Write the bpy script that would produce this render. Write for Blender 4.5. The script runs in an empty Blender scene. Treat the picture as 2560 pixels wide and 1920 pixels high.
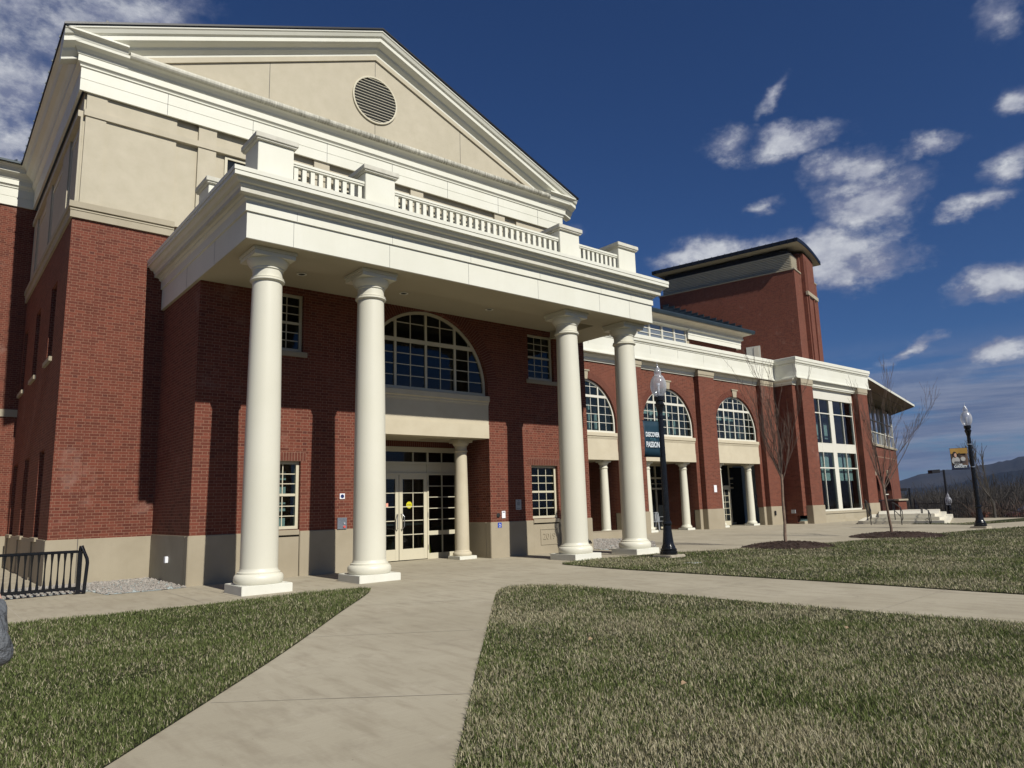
import bpy, bmesh, math, random
import numpy as np
from mathutils import Vector, Matrix
from mathutils.geometry import tessellate_polygon
R = math.radians
S = bpy.context.scene
col = S.collection
random.seed(7)

# ------------------------------------------------------------------ camera
cam_d = bpy.data.cameras.new('camera'); cam = bpy.data.objects.new('camera', cam_d); col.objects.link(cam)
yaw, pit, rol = R(39.578), R(9.606), R(-1.614)
fw = Vector((math.sin(yaw)*math.cos(pit), math.cos(yaw)*math.cos(pit), math.sin(pit)))
rt = Vector((math.cos(yaw), -math.sin(yaw), 0)); up = rt.cross(fw)
r2 = math.cos(rol)*rt + math.sin(rol)*up; u2 = -math.sin(rol)*rt + math.cos(rol)*up
M = Matrix.Identity(4)
for i in range(3):
    M[i][0] = r2[i]; M[i][1] = u2[i]; M[i][2] = -fw[i]
M.translation = (0, 0, 1.45)
cam.matrix_world = M
cam_d.sensor_width = 36; cam_d.lens = 1802.1/2560*36; cam_d.clip_end = 12000; cam_d.clip_start = 0.05
S.camera = cam

# ------------------------------------------------------------------ sun, exposure
SUN = Vector((-0.015, -1.0, 0.90)).normalized()
sd = bpy.data.lights.new('sun', 'SUN'); sd.energy = 5.0; sd.angle = R(0.53); sd.color = (1, .965, .885)
so = bpy.data.objects.new('sun', sd); col.objects.link(so)
so.rotation_mode = 'QUATERNION'; so.rotation_quaternion = SUN.to_track_quat('Z', 'Y')
S.view_settings.view_transform = 'Standard'; S.view_settings.look = 'None'
S.view_settings.exposure = 0.08; S.view_settings.gamma = 1
try: S.view_settings.use_curve_mapping = False
except Exception: pass
S.render.engine = 'CYCLES'
S.cycles.max_bounces = 8; S.cycles.diffuse_bounces = 2; S.cycles.transparent_max_bounces = 12; S.cycles.sample_clamp_indirect = 4
S.cycles.caustics_reflective = False; S.cycles.caustics_refractive = False

# ------------------------------------------------------------------ node helper
class NT:
    def __init__(s, tree): s.t = tree; s.n = tree.nodes; s.l = tree.links
    def node(s, typ, **k):
        n = s.n.new(typ)
        for a, v in k.items():
            if a.startswith('i_'): s.put(n.inputs[a[2:].replace('_', ' ')], v)
            else: setattr(n, a, v)
        return n
    def put(s, sock, v):
        if isinstance(v, bpy.types.NodeSocket): s.l.new(v, sock)
        elif v is not None:
            if hasattr(sock.default_value, '__len__') and not hasattr(v, '__len__'): v = (v,)*len(sock.default_value)
            if hasattr(v, '__len__') and len(v) == 3 and len(sock.default_value) == 4: v = (*v, 1)
            sock.default_value = v
    def m(s, op, a, b=None, c=None, clamp=False):
        n = s.node('ShaderNodeMath', operation=op, use_clamp=clamp)
        for i, v in enumerate((a, b, c)):
            if v is not None: s.put(n.inputs[i], v)
        return n.outputs[0]
    def v(s, op, a, b=None):
        n = s.node('ShaderNodeVectorMath', operation=op)
        s.put(n.inputs[0], a)
        if b is not None: s.put(n.inputs[1], b)
        return n.outputs['Value'] if op in ('DOT_PRODUCT', 'LENGTH') else n.outputs[0]
    def mix(s, f, a, b, mode='MIX'):
        n = s.node('ShaderNodeMix', data_type='RGBA', blend_type=mode)
        s.put(n.inputs[0], f); s.put(n.inputs[6], a); s.put(n.inputs[7], b)
        return n.outputs[2]
    def noise(s, vec, scale, detail=3, rough=.55, out=0):
        n = s.node('ShaderNodeTexNoise'); s.put(n.inputs['Vector'], vec)
        n.inputs['Scale'].default_value = scale; n.inputs['Detail'].default_value = detail; n.inputs['Roughness'].default_value = rough
        return n.outputs[out]
    def rng(s, v, a, b, c=0., d=1., smooth=False):
        n = s.node('ShaderNodeMapRange'); n.interpolation_type = 'SMOOTHSTEP' if smooth else 'LINEAR'
        for i, x in enumerate((v, a, b, c, d)): s.put(n.inputs[i], x)
        return n.outputs[0]
    def comb(s, x, y, z):
        n = s.node('ShaderNodeCombineXYZ')
        for i, v in enumerate((x, y, z)): s.put(n.inputs[i], v)
        return n.outputs[0]

# ------------------------------------------------------------------ world
w = bpy.data.worlds.new('World'); S.world = w; w.use_nodes = True
w.node_tree.nodes.clear(); N = NT(w.node_tree)
sky = N.node('ShaderNodeTexSky', sky_type='NISHITA', sun_disc=False, sun_elevation=math.asin(SUN.z), sun_rotation=math.pi, altitude=200, air_density=1.0, dust_density=0.2, ozone_density=4.0)
skyc = N.mix(1., sky.outputs[0], (.46, .66, 1.0), 'MULTIPLY')
bg1 = N.node('ShaderNodeBackground'); N.put(bg1.inputs[0], skyc); bg1.inputs[1].default_value = 0.052
dirv = N.v('NORMALIZE', N.node('ShaderNodeTexCoord').outputs['Generated'])
def azel(az, el):
    a, e = R(az), R(el); return Vector((math.sin(a)*math.cos(e), math.cos(a)*math.cos(e), math.sin(e)))
BL = [  # azimuth, elevation, half width, half height (degrees), weight, roll
 (67.3, 20.2, 4.2, 2.8, 1.05, 0), (63.8, 17.2, 5.4, 2.3, 1.05, 0), (66.6, 16.4, 4.2, 2.0, .95, 0), (55.8, 18.4, 5.4, 2.1, .95, 0), (60.2, 18.0, 4.2, 2.2, .95, 0),
 (62.9, 25.9, 4.0, 1.1, .72, 0), (58.2, 26.2, 2.2, 1.1, .58, 0), (61.3, 28.7, 2.1, .7, .6, 35), (66.8, 23.2, 2.9, 1.4, .8, 0), (60.0, 22.2, 2.2, .8, .66, 0),
 (71.6, 23.3, 2.3, .7, .64, 0), (74.1, 19.0, 2.2, .95, .8, 15), (76.9, 21.2, 2.4, 1.3, .8, 15), (78.0, 24.8, 1.4, 1.2, .75, 0), (77.4, 29.8, 1.9, 1.9, .55, 60),
 (75.6, 13.7, 3.2, 1.2, .85, 8), (68.9, 10.2, 3.0, .75, .8, 10), (74.2, 8.9, 3.4, 1.1, .85, 8), (45.0, 21.4, 1.4, .9, .5, -20),
 (1.0, 34.0, 9.0, 7.0, .8, 0), (0.0, 27.0, 6.5, 7.5, .95, 0), (10.0, 33.5, 6.5, 3.4, .6, 0), (3.0, 24, 5, 4, .8, 0), (-12, 30, 12, 8, .8, 0),
 (150, 25, 22, 7, .8, 0), (-60, 25, 14, 6, .7, 0)]
wn1 = N.node('ShaderNodeTexNoise'); N.put(wn1.inputs['Vector'], N.v('MULTIPLY', dirv, (1, 1, 1.6))); wn1.inputs['Scale'].default_value = 9; wn1.inputs['Detail'].default_value = 6; wn1.inputs['Roughness'].default_value = .6
wdir = N.v('ADD', dirv, N.v('MULTIPLY', N.v('SUBTRACT', wn1.outputs['Color'], (.5, .5, .5)), (.11, .11, .075)))
mx = None
for az, el, hw, hh, wt, ro in BL:
    c = azel(az, el); e = Vector((math.cos(R(az)), -math.sin(R(az)), 0)); n = e.cross(c).normalized()
    if n.z < 0: n = -n
    a, b = e*math.cos(R(ro)) + n*math.sin(R(ro)), n*math.cos(R(ro)) - e*math.sin(R(ro))
    d = N.v('SUBTRACT', wdir, tuple(c))
    x = N.v('DOT_PRODUCT', d, tuple(a/math.sin(R(hw)))); y = N.v('DOT_PRODUCT', d, tuple(b/math.sin(R(hh))))
    zz = N.v('DOT_PRODUCT', d, tuple(c*3))
    r = N.m('SQRT', N.m('ADD', N.m('ADD', N.m('MULTIPLY', x, x), N.m('MULTIPLY', y, y)), N.m('MULTIPLY', zz, zz)))
    g = N.m('MULTIPLY', N.m('SUBTRACT', 1.25, r), wt)
    mx = g if mx is None else N.m('MAXIMUM', mx, g)
mx = N.m('MAXIMUM', mx, -1.)
f1 = N.noise(N.v('MULTIPLY', dirv, (1, 1, 1.7)), 9, 10, .62)
f2 = N.noise(N.v('MULTIPLY', dirv, (1, 1, 1.4)), 30, 8, .6)
fb = N.m('ADD', N.m('MULTIPLY', f1, .7), N.m('MULTIPLY', f2, .3))
dens = N.m('ADD', N.m('MULTIPLY', mx, 1.0), N.m('MULTIPLY', N.m('SUBTRACT', fb, .5), 2.1))
mask = N.rng(dens, .16, .92, 0, .97, True)
# low layered bank near the horizon
sz = N.node('ShaderNodeSeparateXYZ'); N.put(sz.inputs[0], dirv)
st = N.noise(N.v('MULTIPLY', dirv, (1, 1, 9)), 3.2, 7, .6)
band = N.rng(sz.outputs[2], .10, .20, 1, 0, True)
lay = N.m('MULTIPLY', N.rng(st, .36, .52, 0, .88, True), band)
lay2 = N.m('MAXIMUM', lay, N.m('MULTIPLY', N.rng(sz.outputs[2], 0, .085, .55, 0, True), 1))
mall = N.m('MAXIMUM', mask, lay2)
core = N.rng(dens, .35, 1.15, 0, 1, True)
f3 = N.noise(N.v('MULTIPLY', N.v('ADD', dirv, (0, 0, .014)), (1, 1, 1.7)), 9, 10, .62)
lit = N.m('ADD', N.m('MULTIPLY', core, .75), N.m('MULTIPLY', N.m('SUBTRACT', f1, f3), 4.0), clamp=True)
ccol = N.mix(lit, (.20, .225, .33), (.60, .62, .66))
ccol = N.mix(N.m('MULTIPLY', N.rng(f2, .42, .62, 0, 1), .35), ccol, (.30, .32, .42))
lcol = N.mix(N.rng(N.noise(N.v('MULTIPLY', dirv, (1, 1, 14)), 4.5, 7, .65), .38, .66, 0, 1), (.12, .155, .26), (.27, .295, .38))
ccol = N.mix(N.m('MAXIMUM', N.rng(sz.outputs[2], .12, .17, 0, 1), mask), lcol, ccol)
bg2 = N.node('ShaderNodeBackground'); N.put(bg2.inputs[0], ccol); bg2.inputs[1].default_value = .95
ms = N.node('ShaderNodeMixShader'); N.put(ms.inputs[0], mall); N.l.new(bg1.outputs[0], ms.inputs[1]); N.l.new(bg2.outputs[0], ms.inputs[2])
wo = N.node('ShaderNodeOutputWorld'); N.l.new(ms.outputs[0], wo.inputs[0])

# ------------------------------------------------------------------ materials
MATS = {}
def newmat(name):
    m = bpy.data.materials.new(name); m.use_nodes = True; m.node_tree.nodes.clear()
    n = NT(m.node_tree); o = n.node('ShaderNodeOutputMaterial'); MATS[name] = m
    return m, n, o
def pbr(n, o, color, rough=.6, bump=None, bstr=.3, bdist=.01, metal=0, spec=.5, **k):
    p = n.node('ShaderNodeBsdfPrincipled'); n.put(p.inputs['Base Color'], color); n.put(p.inputs['Roughness'], rough)
    p.inputs['Metallic'].default_value = metal; p.inputs['Specular IOR Level'].default_value = spec
    if bump is not None:
        b = n.node('ShaderNodeBump'); n.put(b.inputs['Height'], bump); b.inputs['Strength'].default_value = bstr; b.inputs['Distance'].default_value = bdist
        n.l.new(b.outputs[0], p.inputs['Normal'])
    for a, v in k.items(): n.put(p.inputs[a.replace('_', ' ')], v)
    n.l.new(p.outputs[0], o.inputs[0]); return p
def gpos(n): return n.node('ShaderNodeNewGeometry').outputs['Position']

def brick_mat(name, rot=0., dark=1.):
    m, n, o = newmat(name)
    P = gpos(n); G = n.node('ShaderNodeNewGeometry').outputs['True Normal']
    ca, sa = math.cos(rot), math.sin(rot)
    u = n.v('DOT_PRODUCT', P, (ca, sa, 0)); v = n.v('DOT_PRODUCT', P, (-sa, ca, 0))
    nu = n.m('ABSOLUTE', n.v('DOT_PRODUCT', G, (ca, sa, 0)))
    sel = n.m('GREATER_THAN', nu, .6)
    a = n.m('ADD', n.m('MULTIPLY', v, sel), n.m('MULTIPLY', u, n.m('SUBTRACT', 1., sel)))
    sp = n.node('ShaderNodeSeparateXYZ'); n.put(sp.inputs[0], P); z = sp.outputs[2]
    H, L = .0677, .320
    zr = n.m('DIVIDE', n.m('ADD', z, 5.0), H); row = n.m('FLOOR', zr); fz = n.m('MULTIPLY', n.m('SUBTRACT', zr, row), H)
    ar = n.m('DIVIDE', n.m('ADD', n.m('ADD', a, 200.), n.m('MULTIPLY', n.m('MODULO', row, 2.), L/2)), L); cell = n.m('FLOOR', ar); fa = n.m('MULTIPLY', n.m('SUBTRACT', ar, cell), L)
    half = n.m('GREATER_THAN', fa, .2133)
    # distance to joints
    j = .0046
    mz = n.m('LESS_THAN', n.m('MINIMUM', fz, n.m('SUBTRACT', H, fz)), j)
    m1 = n.m('LESS_THAN', n.m('MINIMUM', fa, n.m('SUBTRACT', L, fa)), j)
    m2 = n.m('LESS_THAN', n.m('ABSOLUTE', n.m('SUBTRACT', fa, .2133)), j)
    mor = n.m('MAXIMUM', mz, n.m('MAXIMUM', m1, m2))
    wn = n.node('ShaderNodeTexWhiteNoise', noise_dimensions='3D'); n.put(wn.inputs['Vector'], n.comb(row, n.m('ADD', n.m('MULTIPLY', cell, 2.), half), sel))
    rnd = wn.outputs['Value']
    c = n.mix(rnd, (.080, .022, .013), (.165, .047, .027))
    c = n.mix(n.m('MULTIPLY', n.m('GREATER_THAN', rnd, .965), half), c, (.07, .022, .016))
    big = n.noise(P, .6, 5, .6); c = n.mix(n.rng(big, .35, .7, 0, .35), c, (.19, .062, .040))
    fine = n.noise(P, 60, 3); c = n.mix(n.m('MULTIPLY', fine, .35), c, (.12, .03, .02))
    mc = n.mix(n.noise(P, 20, 3), (.20, .105, .068), (.28, .155, .105))
    eff = n.rng(n.noise(P, .9, 8, .7), .60, .74, 0, .28)
    c = n.mix(eff, c, (.42, .30, .25))
    c = n.mix(mor, c, mc)
    hgt = n.m('ADD', n.m('SUBTRACT', 1., mor), n.m('MULTIPLY', fine, .3))
    pbr(n, o, c, .85, hgt, .5, .006, spec=.25)
    return m
brick_mat('brick'); brick_mat('brick_turned', R(13.3))
def simple(name, c1, c2, scale=3, rough=.6, fine=60, bstr=.15, spec=.4, streak=0., sc=(.5, .5, .4), metal=0, bd=.004, bigs=.5):
    m, n, o = newmat(name); P = gpos(n)
    a = n.noise(P, scale, 5, .6); b = n.noise(P, fine, 4, .6)
    c = n.mix(n.rng(a, .3, .7), c1, c2)
    c = n.mix(n.rng(n.noise(P, bigs, 3), .4, .7, 0, .25), c, tuple(.85*x for x in c1))
    if streak:
        s = n.noise(n.v('MULTIPLY', P, (9, 9, .7)), 1.0, 6, .65)
        c = n.mix(n.rng(s, .52, .75, 0, streak), c, sc)
    pbr(n, o, c, n.rng(b, .2, .8, rough-.08, rough+.08), b, bstr, bd, metal, spec)
    return m
simple('white_trim', (.655, .645, .545), (.70, .69, .60), 1.2, .55, 90, .05, streak=.22, sc=(.60, .58, .48))
simple('column_paint', (.63, .605, .49), (.66, .635, .525), .8, .42, 60, .03, streak=.10, sc=(.66, .63, .52))
simple('plinth_stone', (.64, .63, .54), (.70, .69, .61), 3, .6, 60, .08, streak=.15, sc=(.5, .48, .4))
simple('cap_stone', (.50, .48, .40), (.60, .58, .50), 6, .75, 60, .25, streak=.3, sc=(.34, .33, .27))
simple('cast_stone', (.30, .255, .178), (.35, .30, .215), 1.5, .8, 140, .12, streak=.18, sc=(.26, .22, .15))
simple('belt_stone', (.33, .285, .20), (.38, .335, .245), 2, .8, 120, .1)
simple('stucco', (.44, .395, .295), (.495, .445, .34), 2.5, .9, 45, .35, bd=.006, streak=.12, sc=(.40, .36, .265))
simple('spandrel_stucco', (.49, .43, .31), (.54, .48, .355), 2.5, .85, 60, .25)
simple('cream_frame', (.53, .485, .36), (.57, .525, .395), 1, .45, 60, .02)
simple('white_frame', (.62, .60, .51), (.67, .65, .56), 1, .45, 60, .02)
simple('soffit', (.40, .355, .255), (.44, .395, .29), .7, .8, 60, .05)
simple('black_metal', (.006, .0065, .008), (.010, .011, .013), 5, .24, 60, .03, spec=.35)
simple('fence_black', (.010, .010, .012), (.016, .016, .018), 5, .4, 60, .03)
simple('roof_metal', (.022, .034, .042), (.035, .050, .058), 1.5, .45, 30, .05, metal=.2)
simple('roof_edge', (.006, .007, .010), (.012, .013, .017), 2, .4, 30, .05)
simple('louver_metal', (.55, .50, .39), (.62, .57, .46), 2, .6, 30, .05)
simple('interior', (.40, .46, .45), (.48, .54, .52), .5, .8, 20, .02)
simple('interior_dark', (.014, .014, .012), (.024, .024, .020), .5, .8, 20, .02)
simple('blind', (.50, .55, .55), (.62, .67, .66), 2, .8, 30, .02)
simple('steel', (.45, .46, .47), (.55, .56, .57), 4, .3, 60, .05, metal=.9)
simple('mulch', (.022, .012, .008), (.060, .032, .020), 18, .95, 40, .9, bd=.04)
simple('bark', (.13, .085, .062), (.24, .17, .12), 9, .85, 60, .4)
simple('twig', (.075, .050, .038), (.13, .09, .068), 9, .85, 60, .1)
simple('grey_bark', (.030, .026, .023), (.085, .074, .062), 3, .9, 40, .2)
simple('pad_concrete', (.33, .29, .22), (.47, .42, .33), 6, .9, 90, .3)
simple('step_stone', (.58, .54, .43), (.68, .64, .53), 2, .85, 60, .2, streak=.35, sc=(.40, .36, .28))
simple('stone_light', (.11, .095, .08), (.46, .42, .37), 26, .85, 60, .2)
simple('jacket_grey', (.085, .09, .10), (.12, .13, .14), 4, .6, 16, .9, bd=.05)
simple('trouser_dark', (.03, .035, .05), (.05, .055, .07), 6, .85, 200, .3)
simple('skin', (.50, .30, .22), (.56, .34, .25), 8, .5, 200, .1)
simple('hair_dark', (.02, .014, .010), (.04, .028, .02), 30, .5, 90, .5)
simple('red_paint', (.16, .012, .018), (.20, .016, .022), 1, .25, 30, .01)
simple('rubber', (.012, .012, .012), (.02, .02, .02), 4, .8, 60, .1)
simple('sign_white', (.74, .74, .76), (.80, .80, .82), 3, .5, 60, .02)
simple('sign_blue', (.02, .06, .35), (.03, .08, .42), 3, .4, 60, .02)
simple('sign_navy', (.01, .02, .09), (.015, .03, .12), 3, .4, 60, .02)
simple('sign_grey', (.36, .38, .40), (.42, .44, .46), 3, .4, 60, .02)
simple('text_dark', (.02, .02, .03), (.03, .03, .04), 3, .6, 60, .02)
simple('text_pale', (.62, .66, .68), (.70, .74, .76), 3, .7, 60, .02)
simple('text_teal', (.03, .09, .12), (.04, .11, .14), 3, .7, 60, .02)
simple('yellow', (.55, .50, .01), (.62, .56, .02), 3, .5, 60, .02)
simple('pink_sheet', (.75, .30, .22), (.80, .35, .26), 3, .6, 60, .02)
simple('button_red', (.55, .07, .06), (.6, .1, .08), 3, .4, 60, .02)
simple('banner_teal', (.004, .020, .036), (.006, .036, .058), 2.2, .65, 60, .1)
simple('banner_navy', (.008, .014, .04), (.012, .02, .055), 2.2, .65, 60, .1)
simple('banner_gold', (.30, .17, .03), (.38, .22, .05), 2.2, .65, 60, .1)
simple('banner_pale', (.32, .31, .30), (.42, .41, .39), 5, .65, 60, .1)
simple('banner_brown', (.06, .035, .025), (.13, .08, .055), 5, .65, 60, .1)
simple('leaf_dry', (.26, .17, .10), (.36, .25, .15), 30, .8, 60, .2)
simple('arch_brick', (.090, .026, .016), (.145, .043, .027), 11, .85, 60, .3, spec=.25)
simple('mortar', (.24, .15, .10), (.32, .20, .145), 12, .9, 60, .3)
simple('woods_ground', (.03, .028, .018), (.06, .052, .035), .3, .95, 10, .2)

def glass_mat(name, tint, body=None, refl=None):
    m, n, o = newmat(name)
    fr = n.node('ShaderNodeFresnel'); fr.inputs[0].default_value = 1.5
    P = gpos(n); b = n.node('ShaderNodeBump'); n.put(b.inputs['Height'], n.noise(P, 1.6, 2)); b.inputs['Strength'].default_value = .06; b.inputs['Distance'].default_value = .03
    g = n.node('ShaderNodeBsdfGlossy'); g.inputs['Roughness'].default_value = .01; n.l.new(b.outputs[0], g.inputs['Normal'])
    if body is None:
        t = n.node('ShaderNodeBsdfTransparent'); t.inputs[0].default_value = (*tint, 1)
    else:
        t = n.node('ShaderNodeBsdfDiffuse'); t.inputs[0].default_value = (*tint, 1)
    bf = n.node('ShaderNodeNewGeometry').outputs['Backfacing']
    f = n.m('MULTIPLY', n.m('MULTIPLY', fr.outputs[0], n.m('SUBTRACT', 1., bf)), refl or (1.6 if name == 'glass' else .9), clamp=True)
    x = n.node('ShaderNodeMixShader'); n.put(x.inputs[0], f); n.l.new(t.outputs[0], x.inputs[1]); n.l.new(g.outputs[0], x.inputs[2]); n.l.new(x.outputs[0], o.inputs[0])
glass_mat('glass', (.66, .74, .73)); glass_mat('glass_dark', (.50, .54, .52)); glass_mat('glass_opaque', (.012, .014, .015), 1); glass_mat('glass_sky_tone', (.16, .18, .19), 1, 3.2)  # last glass: sky reflection painted into its pale grey body, gloss boosted
def globe():
    m, n, o = newmat('globe_glass')
    t = n.node('ShaderNodeBsdfTransparent'); t.inputs[0].default_value = (.86, .88, .92, 1)
    d = n.node('ShaderNodeBsdfTranslucent'); d.inputs[0].default_value = (.8, .82, .86, 1)
    d2 = n.node('ShaderNodeBsdfDiffuse'); d2.inputs[0].default_value = (.75, .76, .80, 1)
    g = n.node('ShaderNodeBsdfGlossy'); g.inputs['Roughness'].default_value = .12
    lw = n.node('ShaderNodeLayerWeight'); lw.inputs[0].default_value = .35
    a = n.node('ShaderNodeMixShader'); a.inputs[0].default_value = .5; n.l.new(d.outputs[0], a.inputs[1]); n.l.new(d2.outputs[0], a.inputs[2])
    b = n.node('ShaderNodeMixShader'); n.put(b.inputs[0], n.m('ADD', n.m('MULTIPLY', lw.outputs['Facing'], .45), .34)); n.l.new(t.outputs[0], b.inputs[1]); n.l.new(a.outputs[0], b.inputs[2])
    c = n.node('ShaderNodeMixShader'); n.put(c.inputs[0], n.m('MULTIPLY', lw.outputs['Fresnel'], .5)); n.l.new(b.outputs[0], c.inputs[1]); n.l.new(g.outputs[0], c.inputs[2]); n.l.new(c.outputs[0], o.inputs[0])
globe()
def stained():   # weathered cornice ledge: dark algae streaks run down from its top
    m, n, o = newmat('stained_ledge'); P = gpos(n)
    sp = n.node('ShaderNodeSeparateXYZ'); n.put(sp.inputs[0], P)
    s = n.noise(n.v('MULTIPLY', P, (14, 4, 1.2)), 1.5, 6, .7); big = n.noise(n.v('MULTIPLY', P, (1, 0, 0)), .55, 3)
    base = n.mix(n.noise(P, 3, 3), (.52, .50, .41), (.66, .64, .55))
    mid = n.rng(sp.outputs[0], 3.2, 9.5, 0, 1, True)
    f = n.m('MULTIPLY', n.rng(n.m('ADD', n.m('MULTIPLY', s, .75), n.m('MULTIPLY', big, .35)), .42, .66, 0, .9), n.m('ADD', n.m('MULTIPLY', mid, .75), .2))
    pbr(n, o, n.mix(f, base, (.13, .125, .095)), .85, s, .3, .01)
stained()
def concrete():
    m, n, o = newmat('concrete'); P = gpos(n)
    a = n.noise(P, .45, 6, .6); b = n.noise(P, 120, 3); br = n.noise(n.v('MULTIPLY', P, (3.0, .6, 1)), 2.2, 5, .6)
    c = n.mix(n.rng(a, .3, .7), (.355, .315, .23), (.455, .41, .31))
    c = n.mix(n.rng(br, .48, .70, 0, .6), c, (.265, .225, .16))
    c = n.mix(n.rng(n.noise(P, 1.4, 8, .72), .52, .66, 0, .45), c, (.25, .215, .16))
    c = n.mix(n.rng(n.noise(P, 2.3, 8, .75), .60, .66, 0, .30), c, (.50, .45, .36))
    c = n.mix(n.m('MULTIPLY', b, .35), c, (.23, .20, .15))
    c = n.mix(n.m('GREATER_THAN', n.noise(P, 16, 2), .775), c, (.15, .12, .09))
    bm = n.noise(n.v('MULTIPLY', P, (2, 45, 1)), 2.0, 5, .7)
    c = n.mix(n.rng(bm, .35, .70, 0, .30), c, (.24, .205, .15))
    pbr(n, o, c, .9, n.m('ADD', b, n.m('MULTIPLY', bm, 2.)), .4, .004, spec=.2)
concrete()
def lawn():
    m, n, o = newmat('lawn'); P = gpos(n)
    a = n.noise(P, .5, 5, .6); b = n.noise(P, 28, 5, .75); d = n.noise(P, 90, 3, .7)
    g = n.mix(n.rng(b, .3, .7), (.018, .026, .009), (.06, .075, .028))
    s = n.mix(n.rng(d, .3, .7), (.05, .045, .024), (.16, .14, .08))
    c = n.mix(n.rng(n.m('ADD', n.m('MULTIPLY', a, .8), n.m('MULTIPLY', d, .3)), .46, .68, .1, .8), g, s)
    pbr(n, o, c, .95, n.m('ADD', b, d), 1.0, .05, spec=.1)
lawn()
def blades():
    m, n, o = newmat('grass_blade'); P = gpos(n); ge = n.node('ShaderNodeNewGeometry')
    rnd = ge.outputs['Random Per Island']; a = n.noise(P, .55, 5, .6)
    sp = n.node('ShaderNodeSeparateXYZ'); n.put(sp.inputs[0], P)
    g = n.mix(n.m('FRACT', n.m('MULTIPLY', rnd, 7.3)), (.062, .085, .022), (.20, .235, .090))
    s = n.mix(n.m('FRACT', n.m('MULTIPLY', rnd, 13.7)), (.26, .225, .13), (.56, .51, .35))
    th = n.rng(a, .36, .62, .18, .82)
    # the grass left of the path and along the walk stays greener
    th = n.m('MULTIPLY', th, n.rng(n.m('SUBTRACT', sp.outputs[0], n.m('MULTIPLY', sp.outputs[1], .62)), -1.2, 0.6, .45, 1))
    c = n.mix(n.m('LESS_THAN', rnd, th), g, s)
    p = n.node('ShaderNodeBsdfDiffuse'); n.put(p.inputs[0], c)
    t = n.node('ShaderNodeBsdfTranslucent'); n.put(t.inputs[0], c)
    x = n.node('ShaderNodeMixShader'); x.inputs[0].default_value = .3; n.l.new(p.outputs[0], x.inputs[1]); n.l.new(t.outputs[0], x.inputs[2]); n.l.new(x.outputs[0], o.inputs[0])
blades()
def hill(name, c1, c2):
    m, n, o = newmat(name); P = gpos(n)
    a = n.noise(P, .004, 6, .65); b = n.noise(P, .06, 4, .7)
    pbr(n, o, n.mix(n.rng(n.m('ADD', n.m('MULTIPLY', a, .6), n.m('MULTIPLY', b, .4)), .35, .65), c1, c2), .95, b, .6, 8, spec=.1)
hill('hill_woods', (.016, .017, .020), (.048, .045, .044)); hill('hill_dark', (.008, .010, .012), (.022, .022, .023))

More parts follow.
